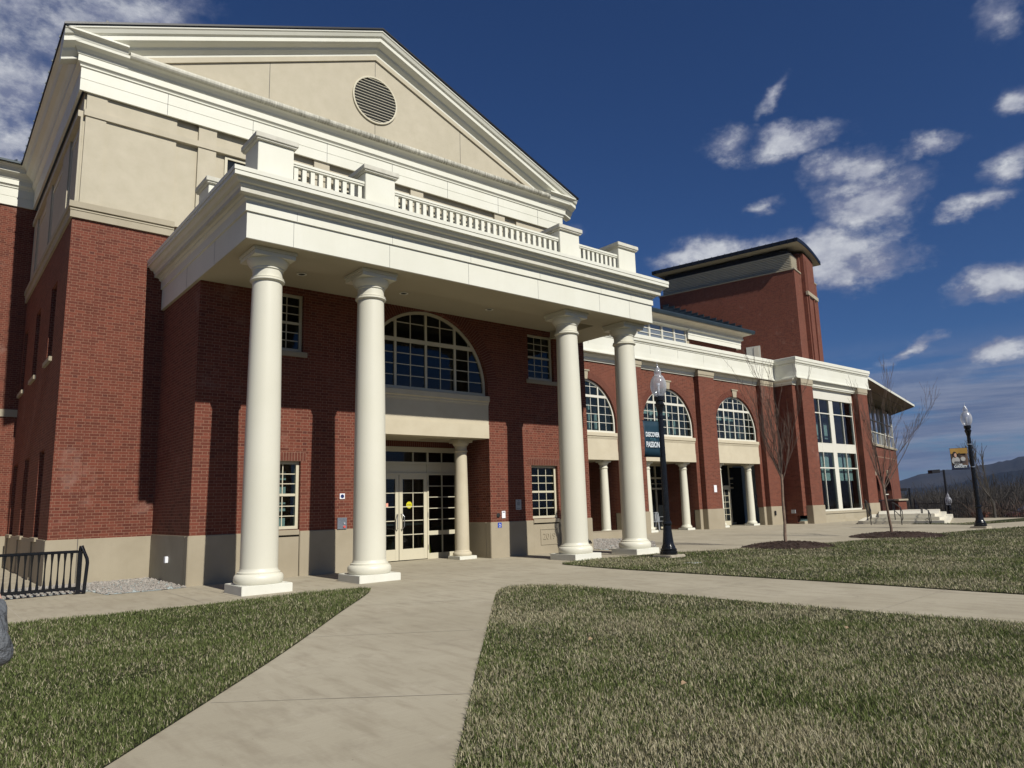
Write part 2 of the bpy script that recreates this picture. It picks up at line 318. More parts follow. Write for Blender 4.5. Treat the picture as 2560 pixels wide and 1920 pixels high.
# ------------------------------------------------------------------ mesh builder
def lk(o, parent=None):
    col.objects.link(o)
    if parent is not None:
        o.parent = parent
        o.matrix_parent_inverse = Matrix.Translation(-Vector(WL(parent)))
    return o
def WL(o):
    l = Vector(o.location)
    return l
class MB:
    def __init__(s, T=None): s.v = []; s.f = []; s.T = T; s.sm = []
    def add(s, vs, fs, smooth=False):
        k = len(s.v)
        for p in vs:
            p = Vector(p)
            if s.T: p = s.T @ p
            s.v.append(tuple(p))
        for f in fs: s.f.append([k+i for i in f]); s.sm.append(smooth)
        return s
    def box(s, x0, x1, y0, y1, z0, z1):
        if x1 < x0: x0, x1 = x1, x0
        if y1 < y0: y0, y1 = y1, y0
        return s.add([(x, y, z) for x in (x0, x1) for y in (y0, y1) for z in (z0, z1)],
            [(0, 1, 3, 2), (4, 6, 7, 5), (0, 4, 5, 1), (2, 3, 7, 6), (0, 2, 6, 4), (1, 5, 7, 3)])
    def bar(s, a, b, w, h=None, upv=(0, 0, 1)):   # rectangular bar between two points
        h = h or w; a, b = Vector(a), Vector(b); d = (b-a).normalized(); u = Vector(upv)
        if abs(d.dot(u)) > .95: u = Vector((0, 1, 0))
        sx = d.cross(u).normalized(); sy = sx.cross(d).normalized()
        q = [p + sx*i*w/2 + sy*j*h/2 for p in (a, b) for i, j in ((-1, -1), (1, -1), (1, 1), (-1, 1))]
        return s.add(q, [(3, 2, 1, 0), (4, 5, 6, 7), (0, 1, 5, 4), (1, 2, 6, 5), (2, 3, 7, 6), (3, 0, 4, 7)])
    def tube(s, pts, rad, seg=8, caps=True):
        pts = [Vector(p) for p in pts]
        if not hasattr(rad, '__len__'): rad = [rad]*len(pts)
        vs = []; fs = []
        for i, p in enumerate(pts):
            d = (pts[min(i+1, len(pts)-1)] - pts[max(i-1, 0)]).normalized()
            u = Vector((0, 0, 1)) if abs(d.z) < .9 else Vector((1, 0, 0))
            a = d.cross(u).normalized(); b = a.cross(d)
            for k in range(seg):
                t = 2*math.pi*k/seg; vs.append(p + a*math.cos(t)*rad[i] + b*math.sin(t)*rad[i])
        for i in range(len(pts)-1):
            for k in range(seg):
                a0 = i*seg+k; a1 = i*seg+(k+1) % seg; fs.append((a0, a1, a1+seg, a0+seg))
        s.add(vs, fs, True)
        if caps:
            s.add(vs[:seg], [tuple(range(seg))]); s.add(vs[-seg:], [tuple(reversed(range(seg)))])
        return s
    def lathe(s, prof, c=(0, 0, 0), seg=40, flute=0, amp=0):
        vs = []; fs = []
        for r, z in prof:
            for k in range(seg):
                t = 2*math.pi*k/seg; rr = r*(1 - (amp*abs(math.sin(flute*t/2)) if flute else 0))
                vs.append((c[0]+rr*math.cos(t), c[1]+rr*math.sin(t), c[2]+z))
        for i in range(len(prof)-1):
            for k in range(seg):
                a0 = i*seg+k; a1 = i*seg+(k+1) % seg; fs.append((a0, a1, a1+seg, a0+seg))
        return s.add(vs, fs, True)
    def mold(s, path, prof, closed=False):   # prof (out, z) swept along an xy path, out = to the right of travel
        n = len(path); P = [Vector((p[0], p[1])) for p in path]; vs = []; k = len(prof)
        for i in range(n):
            def nrm(a, b): d = (b-a).normalized(); return Vector((d.y, -d.x))
            ns = []
            if i > 0 or closed: ns.append(nrm(P[i-1], P[i]))
            if i < n-1 or closed: ns.append(nrm(P[i], P[(i+1) % n]))
            m = ns[0] if len(ns) == 1 else (ns[0]+ns[1])/(1+ns[0].dot(ns[1]))
            for o, z in prof: vs.append((P[i].x+m.x*o, P[i].y+m.y*o, z))
        fs = []
        for i in range(n if closed else n-1):
            j = (i+1) % n
            for q in range(k-1): fs.append((i*k+q, i*k+q+1, j*k+q+1, j*k+q))
        if not closed: fs.append(tuple(range(k))); fs.append(tuple((n-1)*k+q for q in reversed(range(k))))
        return s.add(vs, fs)
    def wall(s, outline, holes, y, depth, back=True):   # outline and holes in (u, z); front at y, thickness towards +y
        loops = [outline]+holes
        vv = [[Vector((a, b, 0)) for a, b in l] for l in loops]
        tri = tessellate_polygon(vv); flat = [p for l in loops for p in l]
        s.add([(a, y, b) for a, b in flat], [tuple(t) for t in tri])
        if back: s.add([(a, y+depth, b) for a, b in flat], [tuple(t) for t in tri])
        for l in loops:
            m = len(l); s.add([(a, y, b) for a, b in l]+[(a, y+depth, b) for a, b in l], [(i, (i+1) % m, (i+1) % m+m, i+m) for i in range(m)])
        return s
    def poly(s, pts): return s.add(pts, [tuple(range(len(pts)))])
    def sheet(s, pts2, zf, th=0):
        vv = [[Vector((a, b, 0)) for a, b in pts2]]; tri = tessellate_polygon(vv)
        return s.add([(a, b, zf(a, b)) for a, b in pts2], [tuple(t) for t in tri])
    def build(s, name, mat, parent=None, bevel=0, ang=35, recalc=True):
        me = bpy.data.meshes.new(name); me.from_pydata(s.v, [], s.f)
        me.polygons.foreach_set('use_smooth', s.sm)
        if recalc or bevel:
            bm = bmesh.new(); bm.from_mesh(me)
            bmesh.ops.remove_doubles(bm, verts=bm.verts, dist=1e-5)
            if recalc: bmesh.ops.recalc_face_normals(bm, faces=bm.faces)
            if bevel:
                ed = [e for e in bm.edges if len(e.link_faces) == 2 and e.calc_face_angle(0) > R(40)]
                bmesh.ops.bevel(bm, geom=ed, offset=bevel, segments=2, affect='EDGES', clamp_overlap=True)
            bm.to_mesh(me); bm.free()
        if any(s.sm):
            try: me.set_sharp_from_angle(angle=R(ang))
            except Exception: pass
        me.materials.append(MATS[mat])
        o = bpy.data.objects.new(name, me); lk(o, parent); return o
def tag(o, label=None, cat=None, group=None, kind=None):
    if label: o['label'] = label
    if cat: o['category'] = cat
    if group: o['group'] = group
    if kind: o['kind'] = kind
    return o
def empty(name, loc, label, cat, group=None):
    o = bpy.data.objects.new(name, None); o.location = loc; o.empty_display_size = .2; col.objects.link(o); return tag(o, label, cat, group)
def kids(o): return [c for c in bpy.data.objects if c.parent == o]
def copy_tree(o, move=(0, 0, 0), label=None, group=None, parent=None):
    c = o.copy(); col.objects.link(c)
    if parent is not None: c.parent = parent
    else: c.location = Vector(o.location)+Vector(move)
    if label: c['label'] = label
    if group: c['group'] = group
    for k in kids(o): copy_tree(k, parent=c)
    return c
def text(s, size, loc, mat, name='lettering', parent=None, ext=.002, rot=(math.pi/2, 0, 0), sx=1, align='CENTER', rz=0, offset=0):
    cu = bpy.data.curves.new('t', 'FONT'); cu.body = s; cu.size = size; cu.align_x = align; cu.align_y = 'CENTER'; cu.extrude = ext; cu.offset = offset; cu.resolution_u = 3
    t = bpy.data.objects.new('t', cu); col.objects.link(t); bpy.context.view_layer.update()
    me = bpy.data.meshes.new_from_object(t.evaluated_get(bpy.context.evaluated_depsgraph_get()))
    bpy.data.objects.remove(t); me.transform(Matrix.Translation(loc) @ Matrix.Rotation(rz, 4, 'Z') @ Matrix.Rotation(rot[0], 4, 'X') @ Matrix.Diagonal((sx, 1, 1, 1)))
    me.materials.clear(); me.materials.append(MATS[mat]); o = bpy.data.objects.new(name, me); return lk(o, parent)
def gz(x, y=0): return .055*min(max((x-4.6)/9, -.5), 1)

# ================================================================== THE BUILDING
B = empty('college_building', (10.45, 16.2, 0), 'red brick college building with white columned portico, cream gable, arched wing and brick tower', 'building')
XC = 10.45
WY = 16.15       # entrance wall
GY = 19.2        # gable wall
AY = 22.1        # arcade wall
def rect(x0, x1, z0, z1): return [(x0, z0), (x1, z0), (x1, z1), (x0, z1)]
def archpts(cx, r, zb, zs, n=28):
    return [(cx-r, zb), (cx+r, zb)]+[(cx+r*math.cos(math.pi*i/n), zs+r*math.sin(math.pi*i/n)) for i in range(n+1)]

def rect_window(x0, x1, z0, z1, y, cols, rows, T=None, fw=.07, mw=.022, rail=True, mat='cream_frame', glass='glass_dark', depth=.09, name='window', parent=None):
    f = MB(T)
    f.box(x0, x0+fw, y, y+depth, z0, z1); f.box(x1-fw, x1, y, y+depth, z0, z1)
    f.box(x0+fw, x1-fw, y, y+depth, z1-fw, z1); f.box(x0+fw, x1-fw, y-.01, y+depth, z0, z0+fw)
    zm = (z0+z1)/2
    if rail: f.box(x0+fw, x1-fw, y+.012, y+depth-.02, zm-.03, zm+.03)
    for c in range(1, cols):
        x = x0+fw+(x1-x0-2*fw)*c/cols; f.box(x-mw/2, x+mw/2, y+.03, y+.055, z0+fw, z1-fw)
    spans = [(z0+fw, zm-.03), (zm+.03, z1-fw)] if rail else [(z0+fw, z1-fw)]
    per = rows//len(spans)
    for a, b in spans:
        for r in range(1, per):
            z = a+(b-a)*r/per; f.box(x0+fw, x1-fw, y+.031, y+.054, z-mw/2, z+mw/2)
    o = f.build(name, mat, parent or B, bevel=.003)
    MB(T).box(x0+fw/2, x1-fw/2, y+.04, y+.046, z0+fw/2, z1-fw/2).build('pane', glass, o)
    return o

def arch_window(cx, r, zb, zs, zt, y, glass='glass', mat='white_frame', name='arched_window'):
    """round headed window: four double lights, transom bar at zt"""
    f = MB(); n = 32; fw = .075
    # curved outer frame
    out = [(cx-r, zb), (cx-r, zs)]+[(cx-r*math.cos(math.pi*i/n), zs+r*math.sin(math.pi*i/n)) for i in range(1, n)]+[(cx+r, zs), (cx+r, zb)]
    inn = [(cx-r+fw, zb), (cx-r+fw, zs)]+[(cx-(r-fw)*math.cos(math.pi*i/n), zs+(r-fw)*math.sin(math.pi*i/n)) for i in range(1, n)]+[(cx+r-fw, zs), (cx+r-fw, zb)]
    k = len(out); vs = []
    for (a, b), (c, d) in zip(out, inn): vs += [(a, y, b), (c, y, d), (a, y+.1, b), (c, y+.1, d)]
    fs = []
    for i in range(k-1):
        p = i*4; q = p+4; fs += [(p, p+1, q+1, q), (p+1, p+3, q+3, q+1), (p+2, p, q, q+2)]
    f.add(vs, fs); f.box(cx-r+fw, cx+r-fw, y-.012, y+.1, zb, zb+.08)
    def top(x):
        t = (r-fw/2)**2-(x-cx)**2; return zs+math.sqrt(max(t, 0))
    def half(z): return r-fw/2 if z <= zs else math.sqrt(max((r-fw/2)**2-(z-zs)**2, 0))
    W = 2*r-2*fw
    for i in range(1, 8):
        x = cx-r+fw+W*i/8; th = .034 if i % 2 == 0 else .011
        f.box(x-th, x+th, y+.006 if i % 2 == 0 else y+.03, y+.07, zb+.08, top(x)-.01)
    f.box(cx-half(zt), cx+half(zt), y+.003, y+.08, zt-.055, zt+.055)
    step = (zt-.055-zb-.08)/4
    for j in range(1, 4):
        z = zb+.08+step*j; f.box(cx-half(z), cx+half(z), y+.031, y+.06, z-.011, z+.011)
    z = zt+.055+(zs+r-zt)*.50; f.box(cx-half(z), cx+half(z), y+.031, y+.06, z-.011, z+.011)
    o = f.build(name, mat, B)
    g = MB(); g.wall([(a, b) for a, b in archpts(cx, r-.03, zb+.02, zs)], [], y+.045, .006); g.build('pane', glass, o)
    return o

def arch_ring(cx, r, zs, y, w=.33, step=.0677, proud=.006, n=None, name='brick_arch'):
    n = n or int(math.pi*(r+w/2)/.078); a = MB()
    for i in range(n):
        t0 = math.pi*(i+.07)/n; t1 = math.pi*(i+.93)/n; vs = []
        for yy in (y-proud, y+.05):
            for rr, t in ((r, t0), (r+w, t0), (r+w, t1), (r, t1)): vs.append((cx+rr*math.cos(t), yy, zs+rr*math.sin(t)))
        a.add(vs, [(0, 3, 2, 1), (0, 1, 5, 4), (1, 2, 6, 5), (2, 3, 7, 6), (3, 0, 4, 7)])
    o = a.build(name, 'arch_brick', B)
    b = MB(); m = 40; vs = []
    for i in range(m+1):
        t = math.pi*i/m
        for rr in (r-.0, r+w): vs.append((cx+rr*math.cos(t), y-.002, zs+rr*math.sin(t)))
    b.add(vs, [(2*i, 2*i+1, 2*i+3, 2*i+2) for i in range(m)]).build('mortar', 'mortar', o)
def soldier(x0, x1, z0, y, h=.2, name='brick_lintel', T=None, nx=None):
    a = MB(T); n = int((x1-x0)/.0677)
    for i in range(n):
        xa = x0+(x1-x0)*i/n; a.box(xa+.005, xa+(x1-x0)/n-.005, y-.004, y+.05, z0+.006, z0+h-.006)
    o = a.build(name, 'arch_brick', B); MB(T).box(x0, x1, y-.0015, y+.04, z0, z0+h).build('mortar', 'mortar', o)

# ---- main gable block -------------------------------------------------
gx0, gx1 = 2.36, 18.54
side_up = [(20.9, 21.85), (23.9, 24.9), (26.85, 27.85)]
side_lo = [(20.75, 21.7), (23.75, 24.8), (26.55, 27.7)]
MB().wall(rect(gx0, gx1, .9, 8.58), [], GY, .3).build('brick_wall', 'brick', B)
Tside = Matrix(((0, -1, 0, gx0), (1, 0, 0, 0), (0, 0, 1, 0), (0, 0, 0, 1)))   # local u -> world y, local y -> world -x
Ts = Matrix(((0, 1, 0, gx0), (1, 0, 0, 0), (0, 0, 1, 0), (0, 0, 0, 1)))       # local u -> world y, local depth -> world +x
holes = [rect(a, b, 5.45, 7.45) for a, b in side_up]+[rect(a, b, 1.02, 3.13) for a, b in side_lo]
MB(Ts).wall(rect(GY+.3, 28.1, .9, 8.58), holes, 0, .28).build('brick_wall', 'brick', B)
for a, b in side_up:
    rect_window(a, b, 5.5, 7.45, .2, 3, 6, T=Ts); MB(Ts).box(a-.1, b+.1, -.07, .2, 5.33, 5.448).build('window_sill', 'cast_stone', B, bevel=.006)
for a, b in side_lo:
    rect_window(a, b, 1.04, 3.13, .2, 3, 6, T=Ts); MB(Ts).box(a-.02, b+.02, -.075, .2, .92, 1.018).build('window_sill', 'cast_stone', B, bevel=.006)
# stone base of the gable block
MB().box(gx0-.035, 4.5, GY-.035, GY+.2, -.4, .985).build('stone_base', 'cast_stone', B, bevel=.012)
MB(Ts).wall([(GY+.2, -.4), (28.1, -.4), (28.1, .985), (GY+.2, .985)], [rect(a, b, -.3, .915) for a, b in side_lo], -.035, .1).build('stone_base', 'cast_stone', B)
MB(Ts).box(GY+.2, 28.1, .0, .2, -.4, .95).build('stone_panel', 'cast_stone', B)
j = MB(); j.box(2.945, 2.957, GY-.037, GY-.03, -.3, .985); j.build('control_joint', 'text_dark', B)
MB().box(2.94, 2.952, GY-.0015, GY+.01, 1.0, 8.57).build('control_joint', 'arch_brick', B)
# belt course
MB().mold([(gx0, 28.2), (gx0, GY), (4.62, GY)], [(.0, 8.56), (.055, 8.56), (.055, 8.73), (.07, 8.74), (.07, 8.76), (.035, 8.80), (.09, 8.81), (.09, 8.955), (0, 8.98)]).build('belt_course', 'belt_stone', B)
# stucco storey
sw = MB(); sw.wall(rect(gx0+.08, gx1-.08, 8.9, 12.0), [], GY+.1, .2); sw.build('stucco_wall', 'stucco', B)
fr = MB()
wins = [(6.0, 7.35), (8.95, 10.1), (10.75, 11.75), (12.6, 13.9)]
for a, b in [(2.48, 2.93), (4.58, 4.62), (5.13, 5.60), (8.43, 8.92), (11.78, 12.27), (15.28, 15.75), (17.97, 18.42), (16.28, 16.32)]:
    if b-a > .1:
        fr.box(a, b, GY, GY+.1, 8.95, 11.24); fr.box(a, b, GY, GY+.1, 11.40, 12.0)
fr.box(2.93, 4.58, GY+.03, GY+.1, 8.95, 11.24); fr.box(2.93, 4.58, GY+.03, GY+.1, 11.40, 12.0)
fr.box(16.32, 17.97, GY+.03, GY+.1, 8.95, 11.24); fr.box(16.32, 17.97, GY+.03, GY+.1, 11.40, 12.0)
fr.box(2.44, 18.46, GY-.03, GY+.12, 11.24, 11.40)
fr.build('stucco_pilasters', 'stucco', B)
for a, b in ((5.85, 8.2), (9.15, 11.55), (12.5, 15.05)): rect_window(a, b, 8.95, 11.2, GY+.04, 4, 4, glass='glass_opaque', rail=False, depth=.05)
stS = MB(Ts)
stS.box(GY+.3, 28.1, .08, .2, 8.9, 12.0)
for a, b in ((GY, GY+.25), (20.85, 22.0), (24.1, 25.2), (27.2, 28.1)): stS.box(a+.1 if a == GY else a, b, .03, .078, 8.95, 11.238)
stS.box(GY+.12, 28.1, -.03, .08, 11.24, 11.40)
stS.build('stucco_wall', 'stucco', B)
for a, b in ((19.55, 20.75), (22.1, 24.0), (25.3, 27.1)): rect_window(a, b, 9.0, 11.0, .06, 3, 4, T=Ts, glass='glass_opaque', rail=False, depth=.03)
# frieze, fascia and cornice of the gable
prof = [(0, 11.85), (.06, 11.85), (.06, 12.145), (.05, 12.15), (.05, 12.16), (.06, 12.165), (.06, 12.45), (.09, 12.47), (.09, 12.50), (.13, 12.55), (.15, 12.56), (.15, 12.73), (.17, 12.74),
        (.19, 12.80), (.25, 12.87), (.31, 12.90), (.36, 12.92), (.365, 12.985), (.35, 13.0), (0.0, 13.05)]
MB().mold([(gx0, 28.3), (gx0, GY), (gx1, GY), (gx1, 30)], prof).build('white_cornice', 'white_trim', B)
# weathered rolled ledge over the front cornice
MB().mold([(3.3, GY), (17.7, GY)], [(.0, 12.90), (.33, 12.905), (.385, 12.93), (.415, 12.97), (.42, 13.02), (.405, 13.065), (.36, 13.10), (.15, 13.13), (0, 13.18)]).build('weathered_ledge', 'stained_ledge', B)
for j_ in (4.3, 6.55, 8.8, 11.05, 13.2, 15.4, 17.3): MB().box(j_, j_+.01, GY-.0625, GY-.055, 11.86, 12.45).build('panel_joint', 'text_dark', B)
# crown moulding down the long side and returning round the corners
crown = [(.30, 12.95), (.37, 12.99), (.40, 13.06), (.46, 13.11), (.50, 13.13), (.50, 13.16), (.46, 13.20), (0, 13.35)]
MB().mold([(gx0, 28.3), (gx0, GY), (3.25, GY)], crown).build('crown_moulding', 'white_trim', B)
MB().mold([(17.65, GY), (gx1, GY), (gx1, 30)], crown).build('crown_moulding', 'white_trim', B)
# gable face
SL = .416; ez = 13.16; ex0, ex1 = gx0-.50, gx1+.50
az_ = ez+(XC-ex0)*SL
def rake(mb, prof2, y0):   # prof2: (out, drop below roof line)
    for (xa, xb) in ((ex0, XC), (XC, ex1)):
        vs = []
        for x in (xa, xb):
            zt = ez+(min(x-ex0, ex1-x))*SL
            for o, d in prof2: vs.append((x, y0-o, zt-d))
        k = len(prof2); mb.add(vs, [(q, q+1, k+q+1, k+q) for q in range(k-1)]+[tuple(range(k)), tuple(k+q for q in reversed(range(k)))])
rk = MB(); rake(rk, [(-.2, .0), (.50, .0), (.50, .05), (.47, .08), (.43, .17), (.375, .21), (.37, .33), (.345, .34), (.30, .37), (.18, .43), (.155, .50), (.10, .56), (.06, .60), (.055, .66), (.0, .68), (-.2, .68)], GY)
rk.build('raking_cornice', 'white_trim', B)
MB().wall([(2.6, 13.0), (18.3, 13.0), (XC, az_-.45)], [], GY, .25).build('gable_field', 'stucco', B)
in0 = ex0+2.3; zb_ = 13.30
tri_o = [(3.1, 13.10), (17.8, 13.10), (XC, az_-.62)]; tri_i = [(4.15, zb_), (16.75, zb_), (XC, zb_+(XC-4.15)*SL*1.0)]
cv = [(XC+.78*math.cos(2*math.pi*i/40), 14.5+.78*math.sin(2*math.pi*i/40)) for i in range(40)]
MB().wall(tri_o, [tri_i], GY-.055, .06).build('gable_border', 'stucco', B)
for x in (7.0, 13.8): MB().box(x, x+.014, GY-.003, GY+.01, 13.31, zb_+(min(x-4.15, 16.75-x))*SL).build('control_joint', 'text_dark', B)
MB().box(XC, XC+.014, GY-.003, GY+.01, 13.31, 13.72).build('control_joint', 'text_dark', B)
MB().box(XC, XC+.014, GY-.003, GY+.01, 15.28, 15.9).build('control_joint', 'text_dark', B)
# round louvred vent
v = MB(); n = 48; vs = []
for i in range(n):
    t = 2*math.pi*i/n
    for rr, yy in ((.80, GY-.0), (.80, GY-.05), (.765, GY-.055), (.75, GY-.05), (.75, GY+.0)): vs.append((XC+rr*math.cos(t), yy, 14.5+rr*math.sin(t)))
v.add(vs, [(i*5+q, i*5+q+1, ((i+1) % n)*5+q+1, ((i+1) % n)*5+q) for i in range(n) for q in range(4)], True)
ro_ = v.build('round_vent', 'cream_frame', B)
lv = MB()
for k in range(15):
    z = 14.5-.70+k*.10; hw = math.sqrt(max(.755**2-(z-14.5)**2, 0)); lv.box(XC-hw, XC+hw, GY-.047, GY-.042, z-.0075, z+.0075)
lv.build('louvre_slats', 'cream_frame', ro_)
MB().wall([(XC+.752*math.cos(2*math.pi*i/40), 14.5+.752*math.sin(2*math.pi*i/40)) for i in range(40)], [], GY-.004, .003, back=False).build('vent_backing', 'interior_dark', ro_)
# roof of the gable block
rf = MB()
for sx in (-1, 1):
    xe = ex0-.03 if sx < 0 else ex1+.03
    rf.add([(xe, GY-.54, ez+.0), (xe, 45, ez+.0), (XC, 45, az_+.015), (XC, GY-.54, az_+.015), (xe, GY-.54, ez+.055), (xe, 45, ez+.055), (XC, 45, az_+.07), (XC, GY-.54, az_+.07)],
           [(0, 1, 2, 3), (4, 7, 6, 5), (0, 3, 7, 4), (0, 4, 5, 1), (1, 5, 6, 2)])
rf.build('roof', 'roof_edge', B)
sn = MB()
for k in range(14):
    y = GY+.2+k*.62; sn.box(ex0-.05, ex0+.06, y, y+.03, ez+.05, ez+.10)
sn.build('roof_seams', 'roof_metal', B)
MB().bar((2.75, GY-.3, ez+.42), (2.75, GY-.3, ez+.60), .06).build('lightning_rod', 'roof_edge', B)

# ---- rear left wing ---------------------------------------------------
LY = 28.15
MB().wall(rect(-14, gx0+.3, .95, 11.85), [], LY, .3).build('brick_wall', 'brick', B)
MB().box(-14, gx0, LY-.03, LY+.2, -.4, .96).build('stone_base', 'cast_stone', B)
MB().box(-14, gx0, LY-.045, LY+.1, 4.74, 4.98).build('belt_course', 'belt_stone', B)
MB().mold([(-14, LY), (gx0, LY)], prof[:]).build('white_cornice', 'white_trim', B)
MB().mold([(-14, LY), (gx0, LY)], crown).build('crown_moulding', 'white_trim', B)
lr = MB(); lr.add([(-14, LY-.6, 13.15), (gx0+.3, LY-.6, 13.15), (gx0+.3, LY+5.2, 15.4), (-14, LY+5.2, 15.4), (-14, LY-.6, 13.22), (gx0+.3, LY-.6, 13.22), (gx0+.3, LY+5.2, 15.47), (-14, LY+5.2, 15.47)], [(0, 1, 2, 3), (4, 7, 6, 5), (0, 4, 5, 1), (2, 6, 7, 3)])
for k in range(26): xx = -13.8+k*.62; lr.bar((xx, LY-.6, 13.24), (xx, LY+5.2, 15.49), .03, .06)
lr.build('roof', 'roof_metal', B)

# ---- portico ----------------------------------------------------------
fx0, fx1, fy = 4.43, 16.2, 13.1
# entrance wall with the niche and four windows
niche = archpts(XC, 2.0, -.3, 4.78)
wl = [rect(5.85, 6.9, 5.2, 6.62), rect(14.0, 15.05, 5.2, 6.62), rect(5.85, 6.9, 1.06, 2.62), rect(14.0, 15.05, 1.06, 2.62)]
outl = [(4.5, 1.0), (XC-2.0, 1.0), (XC-2.0, 4.78)]+[(XC-2.0*math.cos(math.pi*i/32), 4.78+2.0*math.sin(math.pi*i/32)) for i in range(1, 32)]+[(XC+2.0, 4.78), (XC+2.0, 1.0), (16.4, 1.0), (16.4, 6.85), (4.5, 6.85)]
MB().wall(outl, wl, WY, .3).build('brick_wall', 'brick', B)
MB().box(4.5, 4.8, WY+.3, GY, 1.0, 6.95).build('brick_wall', 'brick', B)
MB().box(16.1, 16.4, WY+.3, AY+.3, 1.0, 8.0).build('brick_wall', 'brick', B)
arch_ring(XC, 2.0, 4.78, WY, w=.33)
for a, b, z in ((5.85, 6.9, 2.62), (14.0, 15.05, 2.62)): soldier(a-.12, b+.12, z, WY)
for a in (5.85, 14.0):
    rect_window(a, a+1.05, 1.07, 2.62, WY+.1, 3, 6, glass='glass' if a < 9 else 'glass_dark')
    rect_window(a, a+1.05, 5.22, 6.62, WY+.1, 3, 6)
    MB().box(a-.09, a+1.14, WY-.05, WY+.1, 5.08, 5.2).build('window_sill', 'cast_stone', B, bevel=.006)
    # room behind each lower window with pale shelves or blinds
sh = MB()
for k in range(4): sh.box(6.32, 6.72, WY+.42, WY+.44, 1.12+k*.36, 1.12+k*.36+.2)
sh.box(6.02, 6.22, WY+.42, WY+.44, 1.1, 2.5); sh.build('window_blind', 'blind', B)
# stone base
def boxes(name, mat, L, bevel=0, T=None):
    for b in L: MB(T).box(*b).build(name, mat, B, bevel=bevel)
sbz = 1.02
boxes('stone_base', 'cast_stone', [(4.47, 5.85, WY-.03, WY+.2, -.4, sbz), (6.9, XC-1.97, WY-.03, WY+.2, -.4, sbz), (XC+1.97, 14.0, WY-.03, WY+.2, -.4, sbz), (15.05, 16.43, WY-.03, WY+.2, -.4, sbz), (4.47, 4.7, WY+.2, GY-.035, -.4, sbz)], .012)
boxes('stone_panel', 'cast_stone', [(a+.012, a+1.038, WY-.005, WY+.15, -.4, .90) for a in (5.85, 14.0)])
for a in (5.85, 14.0): MB().box(a+.01, a+1.04, WY-.028, WY+.2, .935, 1.055).build('window_sill', 'cast_stone', B, bevel=.01)
# date stone 2019
ds = MB(); cxd = 14.6
for x0, x1, z0, z1 in ((14.27, 14.95, .745, .775), (14.27, 14.95, .30, .33), (14.27, 14.30, .33, .745), (14.92, 14.95, .33, .745)): ds.box(x0, x1, WY-.02, WY, z0, z1)
dso = ds.build('date_stone', 'cast_stone', B, bevel=.005)
text('2019', .26, (14.61, WY-.012, .54), 'cast_stone', 'date_lettering', dso, ext=.008, sx=.95)
# niche: spandrel, window, porch
spd = MB()
def spandrel(cx, r, y, nm='spandrel_panel'):
    m = MB(); a, b = cx-r+.005, cx+r-.005
    m.box(a, b, y-.02, y+.35, 3.35, 3.74); m.box(a, b, y-.005, y+.35, 3.74, 4.28)
    m.mold([(a, y), (b, y)], [(-.1, 4.28), (.015, 4.28), (.02, 4.31), (.035, 4.33), (.035, 4.37), (.06, 4.39), (.075, 4.40), (.075, 4.53), (.06, 4.55), (-.1, 4.58)])
    m.box(a, b, y+.1, y+.35, 4.28, 4.56)
    return m.build(nm, 'spandrel_stucco', B, bevel=.0)
spandrel(XC, 2.0, WY)
arch_window(XC, 1.985, 4.57, 4.78, 5.90, WY+.12, glass='glass_dark', mat='cream_frame')
DY = 17.7
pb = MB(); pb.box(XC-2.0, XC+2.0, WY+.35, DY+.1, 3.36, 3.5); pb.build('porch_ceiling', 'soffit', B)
boxes('brick_wall', 'brick', [(XC+2.0, XC+2.25, WY+.3, DY+.2, 1.0, 3.36), (XC-2.25, XC-2.0, WY+.3, DY+.2, 1.0, 3.36)])
boxes('stone_base', 'cast_stone', [(XC+1.97, XC+2.25, WY+.2, DY, -.4, 1.02), (XC-2.25, XC-1.97, WY+.2, DY, -.4, 1.02)])
soldier(XC-2.0, XC+2.0, 3.19, DY+.02, .17, 'brick_lintel')
MB().box(XC+.4, XC+1.0, WY+.7, WY+1.2, 3.352, 3.362).build('ceiling_grille', 'cast_stone', B)
# storefront
sf = MB(); y = DY; zf = .04
for x in (XC-1.97, XC-.97, XC+.92, XC+1.92): sf.box(x, x+.05, y, y+.12, zf, 3.19)
for z0, z1 in ((3.05, 3.19), (2.70, 2.77), (2.40, 2.46)): sf.box(XC-1.92, XC+1.92, y+.004, y+.115, z0, z1)
sf.box(XC-.92, XC+.92, y+.03, y+.09, 2.46, 2.70); sf.box(XC+.97, XC+1.92, y+.03, y+.09, 2.46, 2.70); sf.box(XC-1.92, XC-.97, y+.03, y+.09, 2.46, 2.70)
sf.box(XC-.475, XC-.445, y+.01, y+.1, 2.77, 3.05); sf.box(XC+.445, XC+.475, y+.01, y+.1, 2.77, 3.05)
for sx in (-1, 1):
    a, b = sorted((XC+sx*.97, XC+sx*1.92))
    sf.box(a, b, y+.005, y+.11, zf, .20); sf.box(a, b, y+.008, y+.11, .70, .82)
    sf.box((a+b)/2-.012, (a+b)/2+.012, y+.02, y+.09, .2, 3.05)
    for k in range(1, 5): z = .82+(2.40-.82)*k/5; sf.box(a, b, y+.024, y+.085, z-.011, z+.011)
sfo = sf.build('storefront_frame', 'cream_frame', B, bevel=.003)
MB().box(XC-1.95, XC-.92, y+.05, y+.056, .1, 3.1).build('pane', 'glass_dark', sfo); MB().box(XC+.94, XC+1.95, y+.05, y+.056, .1, 3.1).build('pane', 'glass_dark', sfo)
MB().box(XC-.93, XC+.93, y+.05, y+.056, 2.77, 3.05).build('pane', 'glass_dark', sfo)
